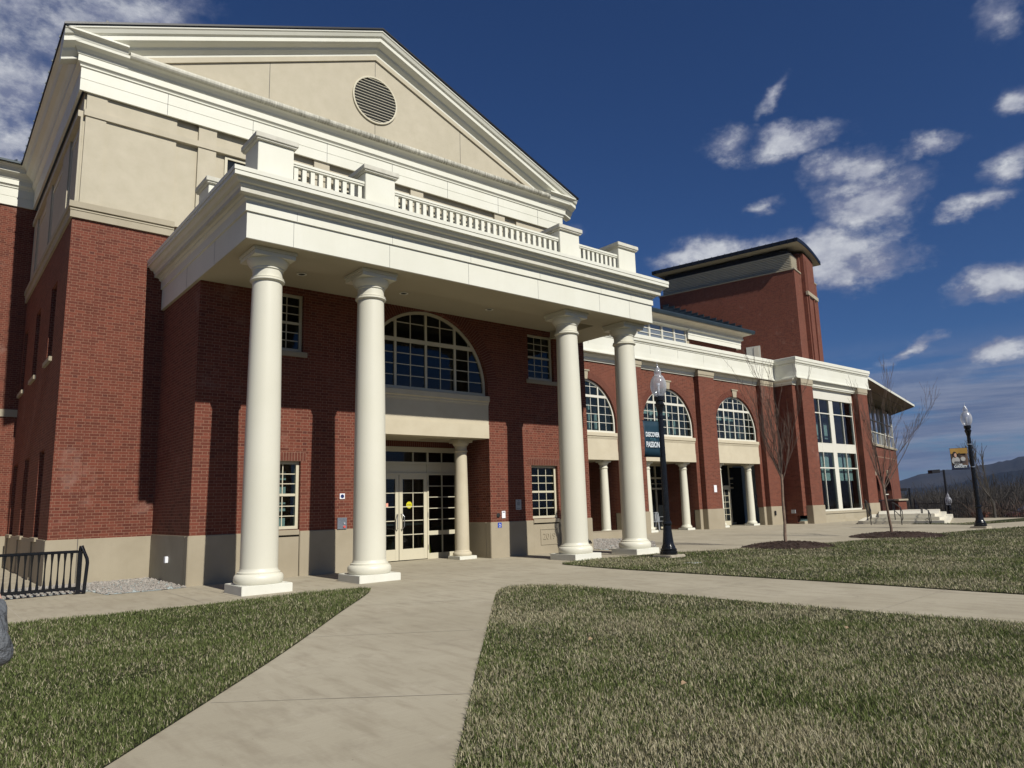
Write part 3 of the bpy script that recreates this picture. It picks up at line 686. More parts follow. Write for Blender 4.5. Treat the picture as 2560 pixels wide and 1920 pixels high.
for sx in (-1, 1):
    a, b = sorted((XC+sx*.008, XC+sx*.92)); d = MB()
    d.box(a, a+.11, y+.02, y+.075, .06, 2.40); d.box(b-.11, b, y+.02, y+.075, .06, 2.40)
    d.box(a+.11, b-.11, y+.02, y+.075, .06, .36); d.box(a+.11, b-.11, y+.02, y+.075, 2.28, 2.40)
    xm = (a+b)/2; d.box(xm-.012, xm+.012, y+.035, y+.065, .36, 2.28)
    for k in range(1, 5): z = .36+(2.28-.36)*k/5; d.box(a+.11, b-.11, y+.036, y+.064, z-.012, z+.012)
    do = d.build('door', 'cream_frame', B, bevel=.003)
    MB().box(a+.1, b-.1, y+.045, y+.051, .35, 2.29).build('pane', 'glass_dark', do)
    hx = XC+sx*.06
    hp = MB(); hp.tube([(hx, y+.02, 1.32), (hx+sx*.02, y-.05, 1.30), (hx+sx*.05, y-.08, 1.24), (hx+sx*.05, y-.08, .98), (hx+sx*.02, y-.05, .92), (hx, y+.02, .90)], .013, 8); hp.build('handle', 'steel', do)
    MB().box(a+.12, b-.12, y+.075, y+.10, 1.00, 1.06).build('push_bar', 'steel', do)
    for z in (.3, 1.2, 2.1): MB().box(XC+sx*.925, XC+sx*.945, y-.004, y+.02, z, z+.14).build('hinge', 'steel', do)
# beams and ceiling of the portico
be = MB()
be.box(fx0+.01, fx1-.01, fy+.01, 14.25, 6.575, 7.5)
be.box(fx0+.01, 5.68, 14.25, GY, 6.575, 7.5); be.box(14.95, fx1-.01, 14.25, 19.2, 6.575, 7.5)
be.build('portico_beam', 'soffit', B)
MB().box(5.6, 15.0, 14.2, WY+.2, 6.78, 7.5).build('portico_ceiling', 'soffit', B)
ent = [(-.2, 6.665), (0, 6.665), (0, 7.195), (.035, 7.20), (.035, 7.395), (.05, 7.41), (.085, 7.43), (.085, 7.47), (.13, 7.49), (.15, 7.53), (.15, 7.56), (.20, 7.575), (.225, 7.61), (.225, 7.64), (.285, 7.655), (.31, 7.69), (.33, 7.725), (.375, 7.725), (.375, 7.80), (.365, 7.803), (.365, 7.812), (.385, 7.815), (.385, 7.90), (-.3, 7.93)]
ent = [(o, round(.0218+z*.985, 4)) for o, z in ent]
MB().mold([(fx0, GY), (fx0, fy), (fx1, fy), (fx1, GY+.0)], ent).build('entablature', 'white_trim', B)
ej = MB()
for x in (5.35, 7.50, 9.60, 11.77, 14.0, 15.22): ej.box(x, x+.006, fy-.0015, fy+.01, 6.59, 7.10); ej.box(x+.05, x+.055, fy-.0365, fy-.02, 7.12, 7.30)
for y in (15.0, 17.0): ej.box(fx0-.0015, fx0+.01, y, y+.008, 6.59, 7.10)
ej.build('panel_joint', 'text_dark', B)
MB().box(fx0-.2, fx1+.2, fy-.2, GY, 7.4, 7.82).build('portico_roof', 'cap_stone', B)
for x in (6.38, 9.05, 11.75, 14.4):
    l = MB(); l.lathe([(.07, .0), (.115, -.004), (.115, -.014), (.075, -.016), (.07, .0)], (x, 15.1, 6.778), 24); lo = l.build('recessed_light', 'white_trim', B)
    MB().lathe([(.0, .001), (.072, .001), (.072, -.004), (0, -.004)], (x, 15.1, 6.776), 20).build('light_aperture', 'interior_dark', lo)

# columns
def column(cx, cy, z0, H, rb, rt_, pw, name='column', mat='column_paint'):
    """Tuscan column: plinth, torus base, tapering shaft, necking, echinus and abacus; H = total height"""
    sc = rb/.34
    pl = MB(); pl.box(cx-pw/2, cx+pw/2, cy-pw/2, cy+pw/2, z0-.25, z0+.165*sc); base = pl.build(name, 'plinth_stone', B, bevel=.008)
    MB().lathe([(rb*1.02, .165*sc), (rb*1.24, .168*sc), (rb*1.30, .20*sc), (rb*1.32, .25*sc), (rb*1.30, .30*sc), (rb*1.22, .335*sc), (rb*1.14, .345*sc), (rb*1.14, .375*sc), (rb*1.06, .385*sc), (rb*1.03, .40*sc), (rb, .44*sc)], (cx, cy, z0), 56).build('torus_base', mat, base)
    zt = H-.60*sc; sh = []
    for i in range(17):
        t = i/16; e = rb-(rb-rt_)*(t**1.6); sh.append((e, .43*sc+(zt-.43*sc)*t))
    MB().lathe(sh, (cx, cy, z0), 64).build('shaft', mat, base)
    a = rt_
    MB().lathe([(a, zt-.01), (a*1.10, zt), (a*1.17, zt+.02*sc), (a*1.17, zt+.04*sc), (a*1.10, zt+.055*sc), (a*1.12, zt+.065*sc), (a*1.12, zt+.085*sc), (a*1.01, zt+.10*sc), (a*1.01, zt+.24*sc), (a*1.08, zt+.25*sc), (a*1.08, zt+.28*sc), (a*1.16, zt+.30*sc), (a*1.30, zt+.35*sc), (a*1.40, zt+.42*sc), (a*1.40, zt+.445*sc)], (cx, cy, z0), 56).build('capital', mat, base)
    hb = a*1.52
    ab = MB(); ab.box(cx-hb*.93, cx+hb*.93, cy-hb*.93, cy+hb*.93, z0+zt+.445*sc, z0+zt+.50*sc); ab.mold([(cx-hb, cy-hb), (cx-hb, cy+hb), (cx+hb, cy+hb), (cx+hb, cy-hb)], [(-hb*.12, zt+z0+.48*sc), (-.02, zt+z0+.48*sc), (-.02, zt+z0+.52*sc), (0, zt+z0+.55*sc), (0, H+z0-.002), (-hb*.2, H+z0-.002)][::1], closed=False)
    ab = MB(); ab.box(cx-hb*.95, cx+hb*.95, cy-hb*.95, cy+hb*.95, z0+zt+.445*sc, z0+zt+.53*sc); ab.box(cx-hb, cx+hb, cy-hb, cy+hb, z0+zt+.53*sc, z0+H-.001)
    ab.build('abacus', mat, base, bevel=.006)
    return base
for i, x in enumerate((5.11, 7.42, 13.37, 15.68)):
    z0 = 0 if i < 2 else .04
    c = column(x, 13.78, z0, 6.575-z0, .340, .286, .94)
for cx in (XC-1.46, XC+1.46): column(cx, 16.78, .035, 3.35-.035, .20, .168, .58, mat='spandrel_stucco')

# balustrade on the portico
def pier(x, y, s=.73):
    p = MB(); p.box(x, x+s, y, y+s, 7.8, 8.76); o = p.build('balustrade_pier', 'white_trim', B, bevel=.008)
    c = MB(); c.box(x-.05, x+s+.05, y-.05, y+s+.05, 8.76, 8.80); c.box(x-.075, x+s+.075, y-.075, y+s+.075, 8.80, 8.91); c.build('pier_cap', 'cap_stone', o, bevel=.01)
for x in (4.69, 7.05, 12.85, 15.17): pier(x, 13.35)
pier(4.51, 15.9); pier(15.37, 15.9)
def rails(a, b, axis='x', fixed=13.48, n=10):
    q = MB(); L = ((.06, 7.88, 7.95), (.07, 8.445, 8.485), (.085, 8.485, 8.545))
    for h, z0, z1 in L:
        if axis == 'x': q.box(a, b, fixed-h, fixed+h, z0, z1)
        else: q.box(fixed-h, fixed+h, a, b, z0, z1)
    o = q.build('balustrade', 'white_trim', B, bevel=.006); first = None
    for i in range(n):
        t = a+(b-a)*(i+.5)/n
        if first is None:
            m_ = MB(); m_.box(-.045, .045, -.045, .045, 7.95, 8.445); first = m_.build('baluster', 'white_trim', o); c = first
        else: c = first.copy(); col.objects.link(c)
        c.location = (t, fixed, 0) if axis == 'x' else (fixed, t, 0)
rails(5.42, 7.05, n=9); rails(7.78, 12.85, n=27); rails(13.58, 15.17, n=9)
rails(14.08, 15.9, 'y', 4.87, 10); rails(16.63, 19.1, 'y', 4.87, 13); rails(14.08, 15.9, 'y', 15.73, 10); rails(16.63, 19.1, 'y', 15.73, 13)

# ---- arcade wing ------------------------------------------------------
cs = [22.4, 28.1, 33.8]
ah = [archpts(c, 1.95, 4.5, 5.0) for c in cs]
lh = []
# the wall is one outline with the ground floor openings cut from below
o2 = [(16.1, 1.0)]
for c in cs: o2 += [(c-1.95, 1.0), (c-1.95, 5.0)]+[(c-1.95*math.cos(math.pi*i/28), 5.0+1.95*math.sin(math.pi*i/28)) for i in range(1, 28)]+[(c+1.95, 5.0), (c+1.95, 1.0)]
o2 += [(37.6, 1.0), (37.6, 8.2), (16.1, 8.2)]
MB().wall(o2, [], AY, .35).build('brick_wall', 'brick', B)
ed = [16.1]+[v for c in cs for v in (c-1.95, c+1.95)]+[37.6]
boxes('stone_base', 'cast_stone', [(a, b, AY-.03, AY+.3, -.3, 1.03) for a, b in zip(ed[::2], ed[1::2])], .012)
for c in cs:
    arch_ring(c, 1.95, 5.0, AY, w=.30)
    spandrel(c, 1.95, AY)
    arch_window(c, 1.93, 4.57, 5.0, 6.18, AY+.1)
    k = MB(); k.add([(c-.15, AY-.05, 6.90), (c+.15, AY-.05, 6.90), (c+.21, AY-.05, 7.26), (c-.21, AY-.05, 7.26), (c-.15, AY+.02, 6.90), (c+.15, AY+.02, 6.90), (c+.21, AY+.02, 7.26), (c-.21, AY+.02, 7.26)], [(0, 1, 2, 3), (0, 4, 5, 1), (1, 5, 6, 2), (2, 6, 7, 3), (3, 7, 4, 0)])
    k.box(c-.28, c+.28, AY-.08, AY+.01, 7.26, 7.32); k.build('keystone', 'belt_stone', B)
    for s in (-1.40, 1.40): column(c+s, AY+.42, .055, 3.35-.055, .205, .17, .58)
    # room behind the upper window, pale hanging curtains and lamps
    rm = MB(); x0, x1, y0, y1, z0, z1 = c-2.3, c+2.3, AY+.36, AY+4.5, 4.45, 7.6
    rm.add([(x0, y0, z0), (x1, y0, z0), (x1, y1, z0), (x0, y1, z0), (x0, y0, z1), (x1, y0, z1), (x1, y1, z1), (x0, y1, z1)], [(0, 1, 2, 3), (7, 6, 5, 4), (0, 4, 5, 1), (1, 5, 6, 2), (2, 6, 7, 3), (3, 7, 4, 0)][:2]+[(1, 5, 6, 2), (2, 6, 7, 3), (3, 7, 4, 0)])
    rm.build('room_interior', 'interior', B)
    cu = MB()
    for q in range(9):
        xx = c-1.8+q*.45; 
        if (q*7+int(c)) % 3: cu.box(xx, xx+.16, AY+.8, AY+.82, 4.6, 5.9 if q % 2 else 6.3)
    cu.box(c-1.5, c+1.3, AY+.9, AY+.93, 5.75, 5.98)
    cu.build('curtain', 'blind', B)
for c in (25.25, 30.95, 36.65):
    p = MB(); p.box(c-.65, c+.65, AY-.3, AY, 1.0, 7.72); p.build('brick_pilaster', 'brick', B)
    MB().box(c-.69, c+.69, AY-.34, AY, -.3, 1.035).build('pilaster_base', 'cast_stone', B, bevel=.015)
    q = MB(); q.box(c-.66, c+.66, AY-.315, AY, 7.70, 7.80); q.box(c-.685, c+.685, AY-.34, AY, 7.80, 8.06); q.build('pilaster_cap', 'belt_stone', B, bevel=.01)
for a, b in ((16.4, 24.56), (25.94, 30.26), (31.64, 35.96)):
    MB().mold([(a, AY), (b, AY)], [(-.02, 7.72), (.06, 7.72), (.06, 7.78), (.10, 7.79), (.10, 7.90), (.14, 7.92), (.2, 8.0), (.2, 8.06), (-.02, 8.06)]).build('white_cornice', 'white_trim', B)
par = [(-.3, 8.06), (.42, 8.06), (.42, 8.12), (.37, 8.13), (.355, 8.2), (.34, 8.45), (.34, 8.86), (.37, 8.875), (.37, 8.90), (.35, 8.91), (.35, 8.93), (.42, 8.96), (.43, 9.06), (.46, 9.08), (.46, 9.24), (.44, 9.26), (-.3, 9.27)]
MB().mold([(16.4, AY), (37.8, AY)], par).build('parapet', 'white_trim', B)
pj = MB()
for k in range(9): pj.box(18.2+k*2.1, 18.208+k*2.1, AY-.3425, AY-.33, 8.2, 8.86)
pj.build('panel_joint', 'text_dark', B)
MB().box(16.2, 46, AY, 34, 8.4, 8.6).build('flat_roof', 'cap_stone', B)
# ground floor behind the arcade
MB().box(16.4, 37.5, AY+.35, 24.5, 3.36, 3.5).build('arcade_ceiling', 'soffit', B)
st = MB()
for c in cs:
    for k in range(-3, 4): st.box(c+k*.72-.03, c+k*.72+.03, 24.3, 24.4, .06, 3.36)
    for z in (.1, 2.08, 2.62, 3.28): st.box(c-2.6, c+2.6, 24.29, 24.39, z, z+.09)
    st.box(c-2.6, c+2.6, 24.32, 24.36, 2.36, 2.39)
sto = st.build('storefront_frame', 'cream_frame', B); MB().box(16.5, 37.4, 24.37, 24.38, .06, 3.3).build('pane', 'glass_opaque', sto)
boxes('brick_wall', 'brick', [(c-.9, c+.9, AY+.35, 24.3, .0, 3.36) for c in (25.25, 30.95)])
dd = MB(); x0, x1 = 34.15, 35.1; yd = 23.7
dd.box(x0, x0+.12, yd, yd+.06, .08, 2.16); dd.box(x1-.12, x1, yd, yd+.06, .08, 2.16); dd.box(x0+.12, x1-.12, yd, yd+.06, .08, .32); dd.box(x0+.12, x1-.12, yd, yd+.06, 2.02, 2.16)
dd.box((x0+x1)/2-.012, (x0+x1)/2+.012, yd+.01, yd+.05, .32, 2.02)
for k in range(1, 5): dd.box(x0+.12, x1-.12, yd+.011, yd+.049, .32+k*.34-.012, .32+k*.34+.012)
do = dd.build('door', 'cream_frame', B); MB().box(x0+.1, x1-.1, yd+.03, yd+.036, .3, 2.03).build('pane', 'glass_opaque', do)
MB().tube([(x1-.06, yd, 1.2), (x1-.06, yd-.07, 1.2), (x1-.06, yd-.07, .95), (x1-.06, yd, .95)], .012).build('handle', 'steel', do)
fd = MB()
for x in (x0-.06, x1, x0-1.0): fd.box(x, x+.06, yd-.01, yd+.08, .06, 3.36)
fd.box(x0-1.0, x1+.06, yd-.006, yd+.08, 2.16, 2.24); fd.build('door_frame', 'cream_frame', B); MB().box(x0-1.0, x1, yd+.03, yd+.036, 2.24, 3.36).build('pane', 'glass_opaque', B); MB().box(x0-.95, x0-.06, yd+.03, yd+.036, .1, 2.16).build('pane', 'glass_opaque', B)
MB().box(15.5, 37.5, 22.1, 24.3, -.2, .058).build('porch_floor', 'concrete', B)

# ---- corner pavilion --------------------------------------------------
QY = 20.75; px0, px1 = 37.45, 46.1
MB().wall([(px0, .5), (39.1, .5), (39.1, 7.75), (44.4, 7.75), (44.4, .5), (px1, .5), (px1, 8.2), (px0, 8.2)], [], QY, .4).build('brick_wall', 'brick', B)
MB().box(px0, px0+.3, QY+.4, AY+.4, .0, 8.2).build('brick_wall', 'brick', B)
MB().box(px1-.3, px1, QY+.4, 27, .0, 8.2).build('brick_wall', 'brick', B)
for a, b in ((37.8, 39.05), (44.5, 45.75)):
    MB().box(a, b, 20.4, QY, 1.0, 7.72).build('brick_pilaster', 'brick', B)
    MB().box(a-.045, b+.045, 20.355, QY, -.3, 1.035).build('pilaster_base', 'cast_stone', B, bevel=.015)
    q = MB(); q.box(a-.01, b+.01, 20.385, QY, 7.68, 7.78); q.box(a-.035, b+.035, 20.36, QY, 7.78, 8.06); q.build('pilaster_cap', 'belt_stone', B, bevel=.01)
MB().mold([(39.09, QY), (44.46, QY)], [(-.02, 7.72), (.16, 7.72), (.16, 7.78), (.2, 7.79), (.2, 7.90), (.24, 7.92), (.3, 8.0), (.3, 8.06), (-.02, 8.06)]).build('white_cornice', 'white_trim', B)
MB().mold([(px0, AY-.3), (px0, QY), (37.76, QY)], [(-.02, 7.72), (.06, 7.72), (.06, 7.78), (.10, 7.79), (.10, 7.90), (.14, 7.92), (.2, 8.0), (.2, 8.06), (-.02, 8.06)]).build('white_cornice', 'white_trim', B)
par2 = [(o-.02, z) for o, z in par]
MB().mold([(37.75, AY+.5), (37.75, QY), (45.85, QY), (45.85, 27)], par2).build('parapet', 'white_trim', B)
MB().box(37.6, 46, QY, 27, 8.0, 8.5).build('flat_roof', 'cap_stone', B)
pvb = MB(); pvb.box(px0-.02, 37.78, QY-.02, QY+.3, -.3, .2); pvb.box(39.05, 44.5, 20.62, QY+.2, -.3, .52); pvb.box(39.05, 44.5, 20.5, 20.62, -.3, .2); pvb.box(39.1, 44.4, 20.58, QY+.1, .52, .66); pvb.build('stone_base', 'belt_stone', B, bevel=.015)
ww = MB(); y = QY+.05
ww.box(39.1, 44.4, y-.04, y+.12, 7.12, 7.75)
for a, b in ((39.1, 39.17), (44.33, 44.4), (41.52, 41.98), (40.33, 40.38), (43.1, 43.15)): ww.box(a, b, y, y+.13 if b-a > .06 else y+.1, .72, 7.12)
for a, b in ((.66, .76), (6.27, 6.33), (4.08, 4.52), (3.08, 3.15)): ww.box(39.17, 44.33, y+.005, y+.1, a, b)
ww.box(39.17, 44.33, y+.002, y+.1, 4.50, 4.56); ww.box(39.17, 44.33, y+.002, y+.1, 4.02, 4.10)
wo_ = ww.build('tall_window', 'white_frame', B, bevel=.004); MB().box(39.12, 44.38, y+.06, y+.066, .74, 7.12).build('pane', 'glass', wo_)
pv = MB(); x0, x1, y0, y1, z0, z1 = 37.8, 45.8, QY+.42, QY+5.5, .1, 7.8
pv.add([(x0, y0, z0), (x1, y0, z0), (x1, y1, z0), (x0, y1, z0), (x0, y0, z1), (x1, y0, z1), (x1, y1, z1), (x0, y1, z1)], [(0, 1, 2, 3), (7, 6, 5, 4), (1, 5, 6, 2), (2, 6, 7, 3), (3, 7, 4, 0)]); pv.box(37.8, 45.8, QY+.9, y1, 4.1, 4.5)
pv.build('room_interior', 'interior', B)
bl = MB()
for x in (39.25, 40.45, 42.05, 43.2):
    bl.box(x, x+.95, QY+.32, QY+.33, 2.0+.4, 4.0) if x > 30 else None
    bl.box(x+.1, x+.5, QY+1.4, QY+1.42, 5.0, 6.0)
    bl.box(x+.1, x+.5, QY+1.4, QY+1.42, 6.35, 6.65)
bl.build('window_blind', 'blind', B)
MB().box(41.0, 41.5, QY+2, QY+2.1, 4.5, 6.0).build('window_blind', 'blind', B)

# ---- clerestory block behind the arcade -------------------------------
CY = 27.0
MB().wall(rect(24, 42, 8.5, 11.6), [rect(37.2, 38.2, 10.9, 11.26), rect(39.35, 40.4, 10.9, 11.26)], CY, .3).build('brick_wall', 'brick', B)
for a in (37.2, 39.35): rect_window(a, a+1.02, 10.9, 11.26, CY+.14, 3, 1, rail=False, fw=.03, glass='glass_opaque')
MB().box(41.7, 42, CY+.3, 33, 8.5, 11.6).build('brick_wall', 'brick', B)
for k in range(5):
    x1 = 36.4-k*1.17; x0 = x1-1.15; f = MB(); y = CY-.14
    f.box(x0, x0+.06, y, y+.12, 10.6, 11.97); f.box(x1-.06, x1, y, y+.12, 10.6, 11.97)
    for z in (10.6, 11.93): f.box(x0+.06, x1-.06, y+.004, y+.12, z, z+.05)
    for z in (11.02, 11.32, 11.62): f.box(x0+.06, x1-.06, y+.02, y+.08, z, z+.04)
    f.box(x0, x1, y-.02, y+.12, 10.2, 10.6); fo = f.build('clerestory_window', 'white_frame', B); MB().box(x0+.04, x1-.04, y+.06, y+.066, 10.62, 11.95).build('pane', 'glass_sky_tone', fo)
MB().box(36.42, 36.72, CY-.1, CY, 10.2, 11.5).build('stucco_pier', 'belt_stone', B)
MB().mold([(24, CY), (36.45, CY)], [(0, 11.97), (.20, 11.97), (.26, 11.98), (.26, 12.0), (.34, 12.02), (.36, 12.07), (0, 12.1)]).build('white_cornice', 'white_trim', B)
fr_ = [(0, 11.5), (.22, 11.5), (.22, 11.79), (.24, 11.8), (.24, 12.05), (.27, 12.06), (.30, 12.09), (.33, 12.12), (.36, 12.14), (.38, 12.2), (.36, 12.24), (.33, 12.26), (.0, 12.3)]
zs_ = lambda L: [(o, 1.45+(z-1.45)*(27-o)/27) for o, z in L]
MB().mold([(36.5, CY), (42, CY), (42, 33)], zs_(fr_)).build('white_frieze', 'white_trim', B)
MB().mold([(24, CY), (42, CY), (42, 33)], zs_([(0, 12.2), (.34, 12.24), (.36, 12.4), (.45, 12.52), (.55, 12.60), (.72, 12.66), (.78, 12.72), (.78, 12.76), (0, 12.8)])).build('eave_moulding', 'louver_metal', B)
MB().mold([(24, CY), (42, CY), (42, 33)], zs_([(.5, 12.76), (.86, 12.76), (.92, 12.80), (.95, 12.95), (.95, 13.02), (.90, 13.04), (.5, 13.04)])).build('gutter', 'roof_metal', B)
cr = MB(); e = .9
cr.add([(24, CY-e, 12.6), (42+e, CY-e, 12.6), (42+e-6, CY-e+6, 12.6+6*.08), (24, CY-e+6, 12.6+6*.08), (42+e, 34, 12.6)], [(0, 1, 2, 3), (1, 4, 2)])
cr.build('roof', 'roof_metal', B)
MB().bar((42.35, CY+.3, 9.0), (42.35, CY+.3, 12.7), .09).build('downspout', 'roof_metal', B)

# ---- tower (turned thirteen degrees) ----------------------------------
th = R(13.3)
TT = Matrix.Translation((60, 32, 0)) @ Matrix.Rotation(th, 4, 'Z')
MB(TT).box(0, 1.95, 0, 13.3, 5, 21.95).build('tower_wall', 'brick_turned', B)
tw = MB(TT); tw.box(2.2, 5.36, -.35, 13.0, 5, 23.95); tw.box(1.95, 2.2, .0, 13, 5, 23.95); tw.build('tower_wall', 'brick_turned', B)
tw = MB(TT); tw.box(5.36, 6.64, -.2, 13.0, 5, 21.9); tw.build('tower_wall', 'brick_turned', B)
tp = MB(TT); tp.box(2.45, 5.0, -.38, -.34, 20.3, 23.5); tp.box(2.7, 4.8, -.42, -.37, 20.3, 23.3); tp.build('tower_panel', 'brick_turned', B)
tp = MB(TT); tp.box(2.5, 2.75, -.46, -.35, 5, 19.9); tp.box(4.2, 4.5, -.46, -.35, 5, 19.9); tp.build('tower_buttress', 'brick_turned', B)
MB(TT).box(2.15, 5.6, -.52, -.3, 19.95, 20.3).build('stone_band', 'belt_stone', B)
MB(TT).box(5.3, 6.7, -.26, 13.05, 21.9, 22.0).build('stone_coping', 'belt_stone', B)
MB(TT).box(-.08, 2.0, -.08, 13.38, 21.95, 22.06).build('stone_coping', 'belt_stone', B)
lo = MB(TT)
for k in range(10):
    z = 22.08+k*.155; q = .30-.012*k
    lo.add([(q-.0, .30, z), (q-.0, 13.0, z), (q+.07, .37, z+.155), (q+.07, 13.0, z+.155), (2.0, .30, z), (2.0, .37, z+.155)], [(0, 1, 3, 2), (4, 0, 2, 5)])
    lo.box(q-.10, 2.0, .20, 13.0, z-.02, z+.03)
lo.build('louvre_band', 'louver_metal', B)
MB(TT).box(.5, 4, .6, 12.8, 22.0, 24.1).build('tower_core', 'roof_edge', B)
rr = MB(TT); n = 14; pr = []
for i in range(n+1):
    s = -.95+7.6*i/n; pr.append((s, 24.05+.30*math.sin(math.pi*min(1, (i+1.5)/(n+2)))-.25*(i/n)**2))
vs = []
for s, z in pr:
    for y in (-.75, 13.5): vs += [(s, y, z), (s, y, z+.38)]
rr.add(vs, [(4*i, 4*i+4, 4*i+6, 4*i+2) for i in range(n)]); rr.build('roof_soffit', 'cast_stone', B)
rr = MB(TT); vs = []
for s, z in pr:
    for y in (-.8, 13.55): vs += [(s, y, z+.01), (s, y, z+.36)]
rr.add(vs, [(4*i+1, 4*i+3, 4*i+7, 4*i+5) for i in range(n)]+[(4*i, 4*i+1, 4*i+5, 4*i+4) for i in range(n)]+[(4*i+2, 4*i+6, 4*i+7, 4*i+3) for i in range(n)]+[(0, 2, 3, 1), (4*n, 4*n+1, 4*n+3, 4*n+2)])
for k in range(22): rr.box(-1.0, -.9, -.6+k*.65, -.57+k*.65, 24.1, 24.55)
rr.build('tower_roof', 'roof_edge', B)
sf2 = MB(TT)
steps = []
n = 13
for i in range(n):
    s0 = 12.95-i*.60; s1 = s0-.60; zt = 21.0-i*.285
    zb0 = 20.75-(i)*.285-.25; sf2.box(-.10, .0, s1, s0, zt-.75, zt); sf2.box(-.13, .0, s1-.02, s0+.05, zt-.03, zt+.03)
sf2.build('step_flashing', 'roof_metal', B)
MB(TT).box(-.06, .02, 3.62, 4.9, 13.5, 15.4).build('roof_door', 'cap_stone', B)
MB(TT).box(-.09, -.05, 3.75, 4.2, 13.5, 15.3).build('roof_door_leaf', 'louver_metal', B)
# ---- auditorium wing beyond the pavilion ------------------------------
TF = Matrix.Translation((47, 23.5, 0)) @ Matrix.Rotation(th, 4, 'Z')
ac = [12.2, 16.95]; o3 = [(-1, -1)]
for c in ac: o3 += [(c-1.5, -1), (c-1.5, 1.6)]+[(c-1.5*math.cos(math.pi*i/20), 1.6+1.5*math.sin(math.pi*i/20)) for i in range(1, 20)]+[(c+1.5, 1.6), (c+1.5, -1)]
o3 += [(22.5, -1), (22.5, 5.45), (-1, 5.45)]
MB(TF).wall(o3, [], 0, .4).build('brick_wall', 'brick_turned', B)
MB(TF).box(22.1, 22.5, .4, 14, -1, 5.45).build('brick_wall', 'brick_turned', B)
for c in ac:
    MB(TF).box(c-1.45, c+1.45, .36, .38, -1, 3.1).build('pane', 'glass_opaque', B)
    f = MB(TF); f.box(c-.05, c+.05, .26, .34, -1, 3.1); f.box(c-1.45, c+1.45, .27, .33, 1.5, 1.58); f.build('arched_window', 'white_frame', B)
    k = MB(TF); k.box(c-.14, c+.14, -.08, .02, 3.05, 3.45); k.box(c-.2, c+.2, -.1, .02, 3.45, 3.55); k.build('keystone', 'belt_stone', B)
MB(TF).box(18.9, 18.96, -.01, .02, -1, 4.6).build('control_joint', 'text_dark', B)
MB(TF).box(12, 22.5, -.01, .02, 4.58, 4.64).build('control_joint', 'mortar', B)
MB(TF).box(8, 22.6, -.1, .4, 5.45, 5.62).build('window_sill', 'belt_stone', B)
g = MB(TF)
for k in range(8): g.box(9+k*1.9, 9.07+k*1.9, .05, .14, 5.62, 8.85)
for x in (12.6, 18.2): g.box(x, x+.30, .0, .2, 5.62, 8.85)
for z in (5.62, 6.6, 7.6): g.box(8, 22.3, .06, .13, z, z+.07)
go = g.build('window_wall', 'white_frame', B); MB(TF).box(8, 22.2, .15, .16, 5.62, 8.9).build('pane', 'glass_sky_tone', go); MB(TF).box(22.2, 22.22, .15, 9, 5.62, 8.9).build('pane', 'glass_opaque', go)
ro = MB(); base = [(46.7, 20.8), (66.6, 25.75), (71.7, 30.0), (72, 42), (46.7, 42)]
for p, q in (('roof_soffit', 'soffit'),):
    MB().sheet(base, lambda x, y: 8.97).build('roof_soffit', 'cast_stone', B)
k = MB(); vs = [(x, y, 8.99) for x, y in base]+[(x, y, 9.16) for x, y in base]; n = len(base)
k.add(vs, [tuple(range(n, 2*n))]+[(i, (i+1) % n, (i+1) % n+n, i+n) for i in range(n)]); k.build('overhanging_roof', 'white_trim', B)
jj = MB()
for f_ in (.35, .68):
    a = Vector((46.7, 20.8, 8.965)).lerp(Vector((52.5, 25.2, 8.965)), f_); b = Vector((66.6, 25.75, 8.965)).lerp(Vector((69, 28.5, 8.965)), f_); jj.bar(a, b, .05, .008)
jj.build('panel_joint', 'text_dark', B)

# ================================================================== GROUND
def terr(x, y):
    z = gz(x)-.035
    d = max(x-47.5, 0)
    z -= 4.6*min(1, d/28)**1.1 if d > 0 else 0
    d2 = max(-y-30, 0); z -= min(d2*.03, 2)
    return z
xs = sorted(set([-4000, -2500, -1200, -600, -300, -150, -80, -40, -20, -10, -4, 0, 2, 4.6, 7, 10, 13.6, 20, 30, 40, 47.5, 49, 51, 54, 58, 62, 68, 75.5, 90, 120, 160, 250, 400, 700, 1200, 2500, 5000]))
ys = [-4000, -2000, -900, -400, -200, -100, -50, -30, -15, -5, 5, 15, 22, 30, 45, 70, 110, 180, 300, 600, 1200, 2500, 5000]
gm = MB(); gm.add([(x, y, terr(x, y)) for x in xs for y in ys], [(i*len(ys)+j, (i+1)*len(ys)+j, (i+1)*len(ys)+j+1, i*len(ys)+j+1) for i in range(len(xs)-1) for j in range(len(ys)-1)])
tag(gm.build('ground', 'woods_ground', recalc=False), kind='structure')
def dens(pts, step=.6, close=True):
    out = []
    n = len(pts)
    for i in range(n if close else n-1):
        a, b = Vector(pts[i]), Vector(pts[(i+1) % n]); m = max(1, int((b-a).length/step))
        for k in range(m): out.append(tuple(a.lerp(b, k/m)))
    return out
def slab(name, pts, dz, mat, th=.0):
    # cut into strips at the breaks of slope so that the sheet follows the ground
    pts = dens(pts, 1.0)
    m = MB(); vv = [[Vector((a, b, 0)) for a, b in pts]]; bm = bmesh.new()
    vs = [bm.verts.new((a, b, 0)) for a, b in pts]; bm.faces.new(vs)
    for xc in (-.35, 4.6, 9, 13.6): 
        bmesh.ops.bisect_plane(bm, geom=bm.verts[:]+bm.edges[:]+bm.faces[:], plane_co=(xc, 0, 0), plane_no=(1, 0, 0))
    bmesh.ops.triangulate(bm, faces=bm.faces)
    for v in bm.verts: v.co.z = gz(v.co.x)+dz
    for f in bm.faces:
        f.normal_update()
        if f.normal.z < 0: f.normal_flip()
    me = bpy.data.meshes.new(name); bm.to_mesh(me); bm.free(); me.materials.append(MATS[mat]); o = bpy.data.objects.new(name, me); col.objects.link(o); return o
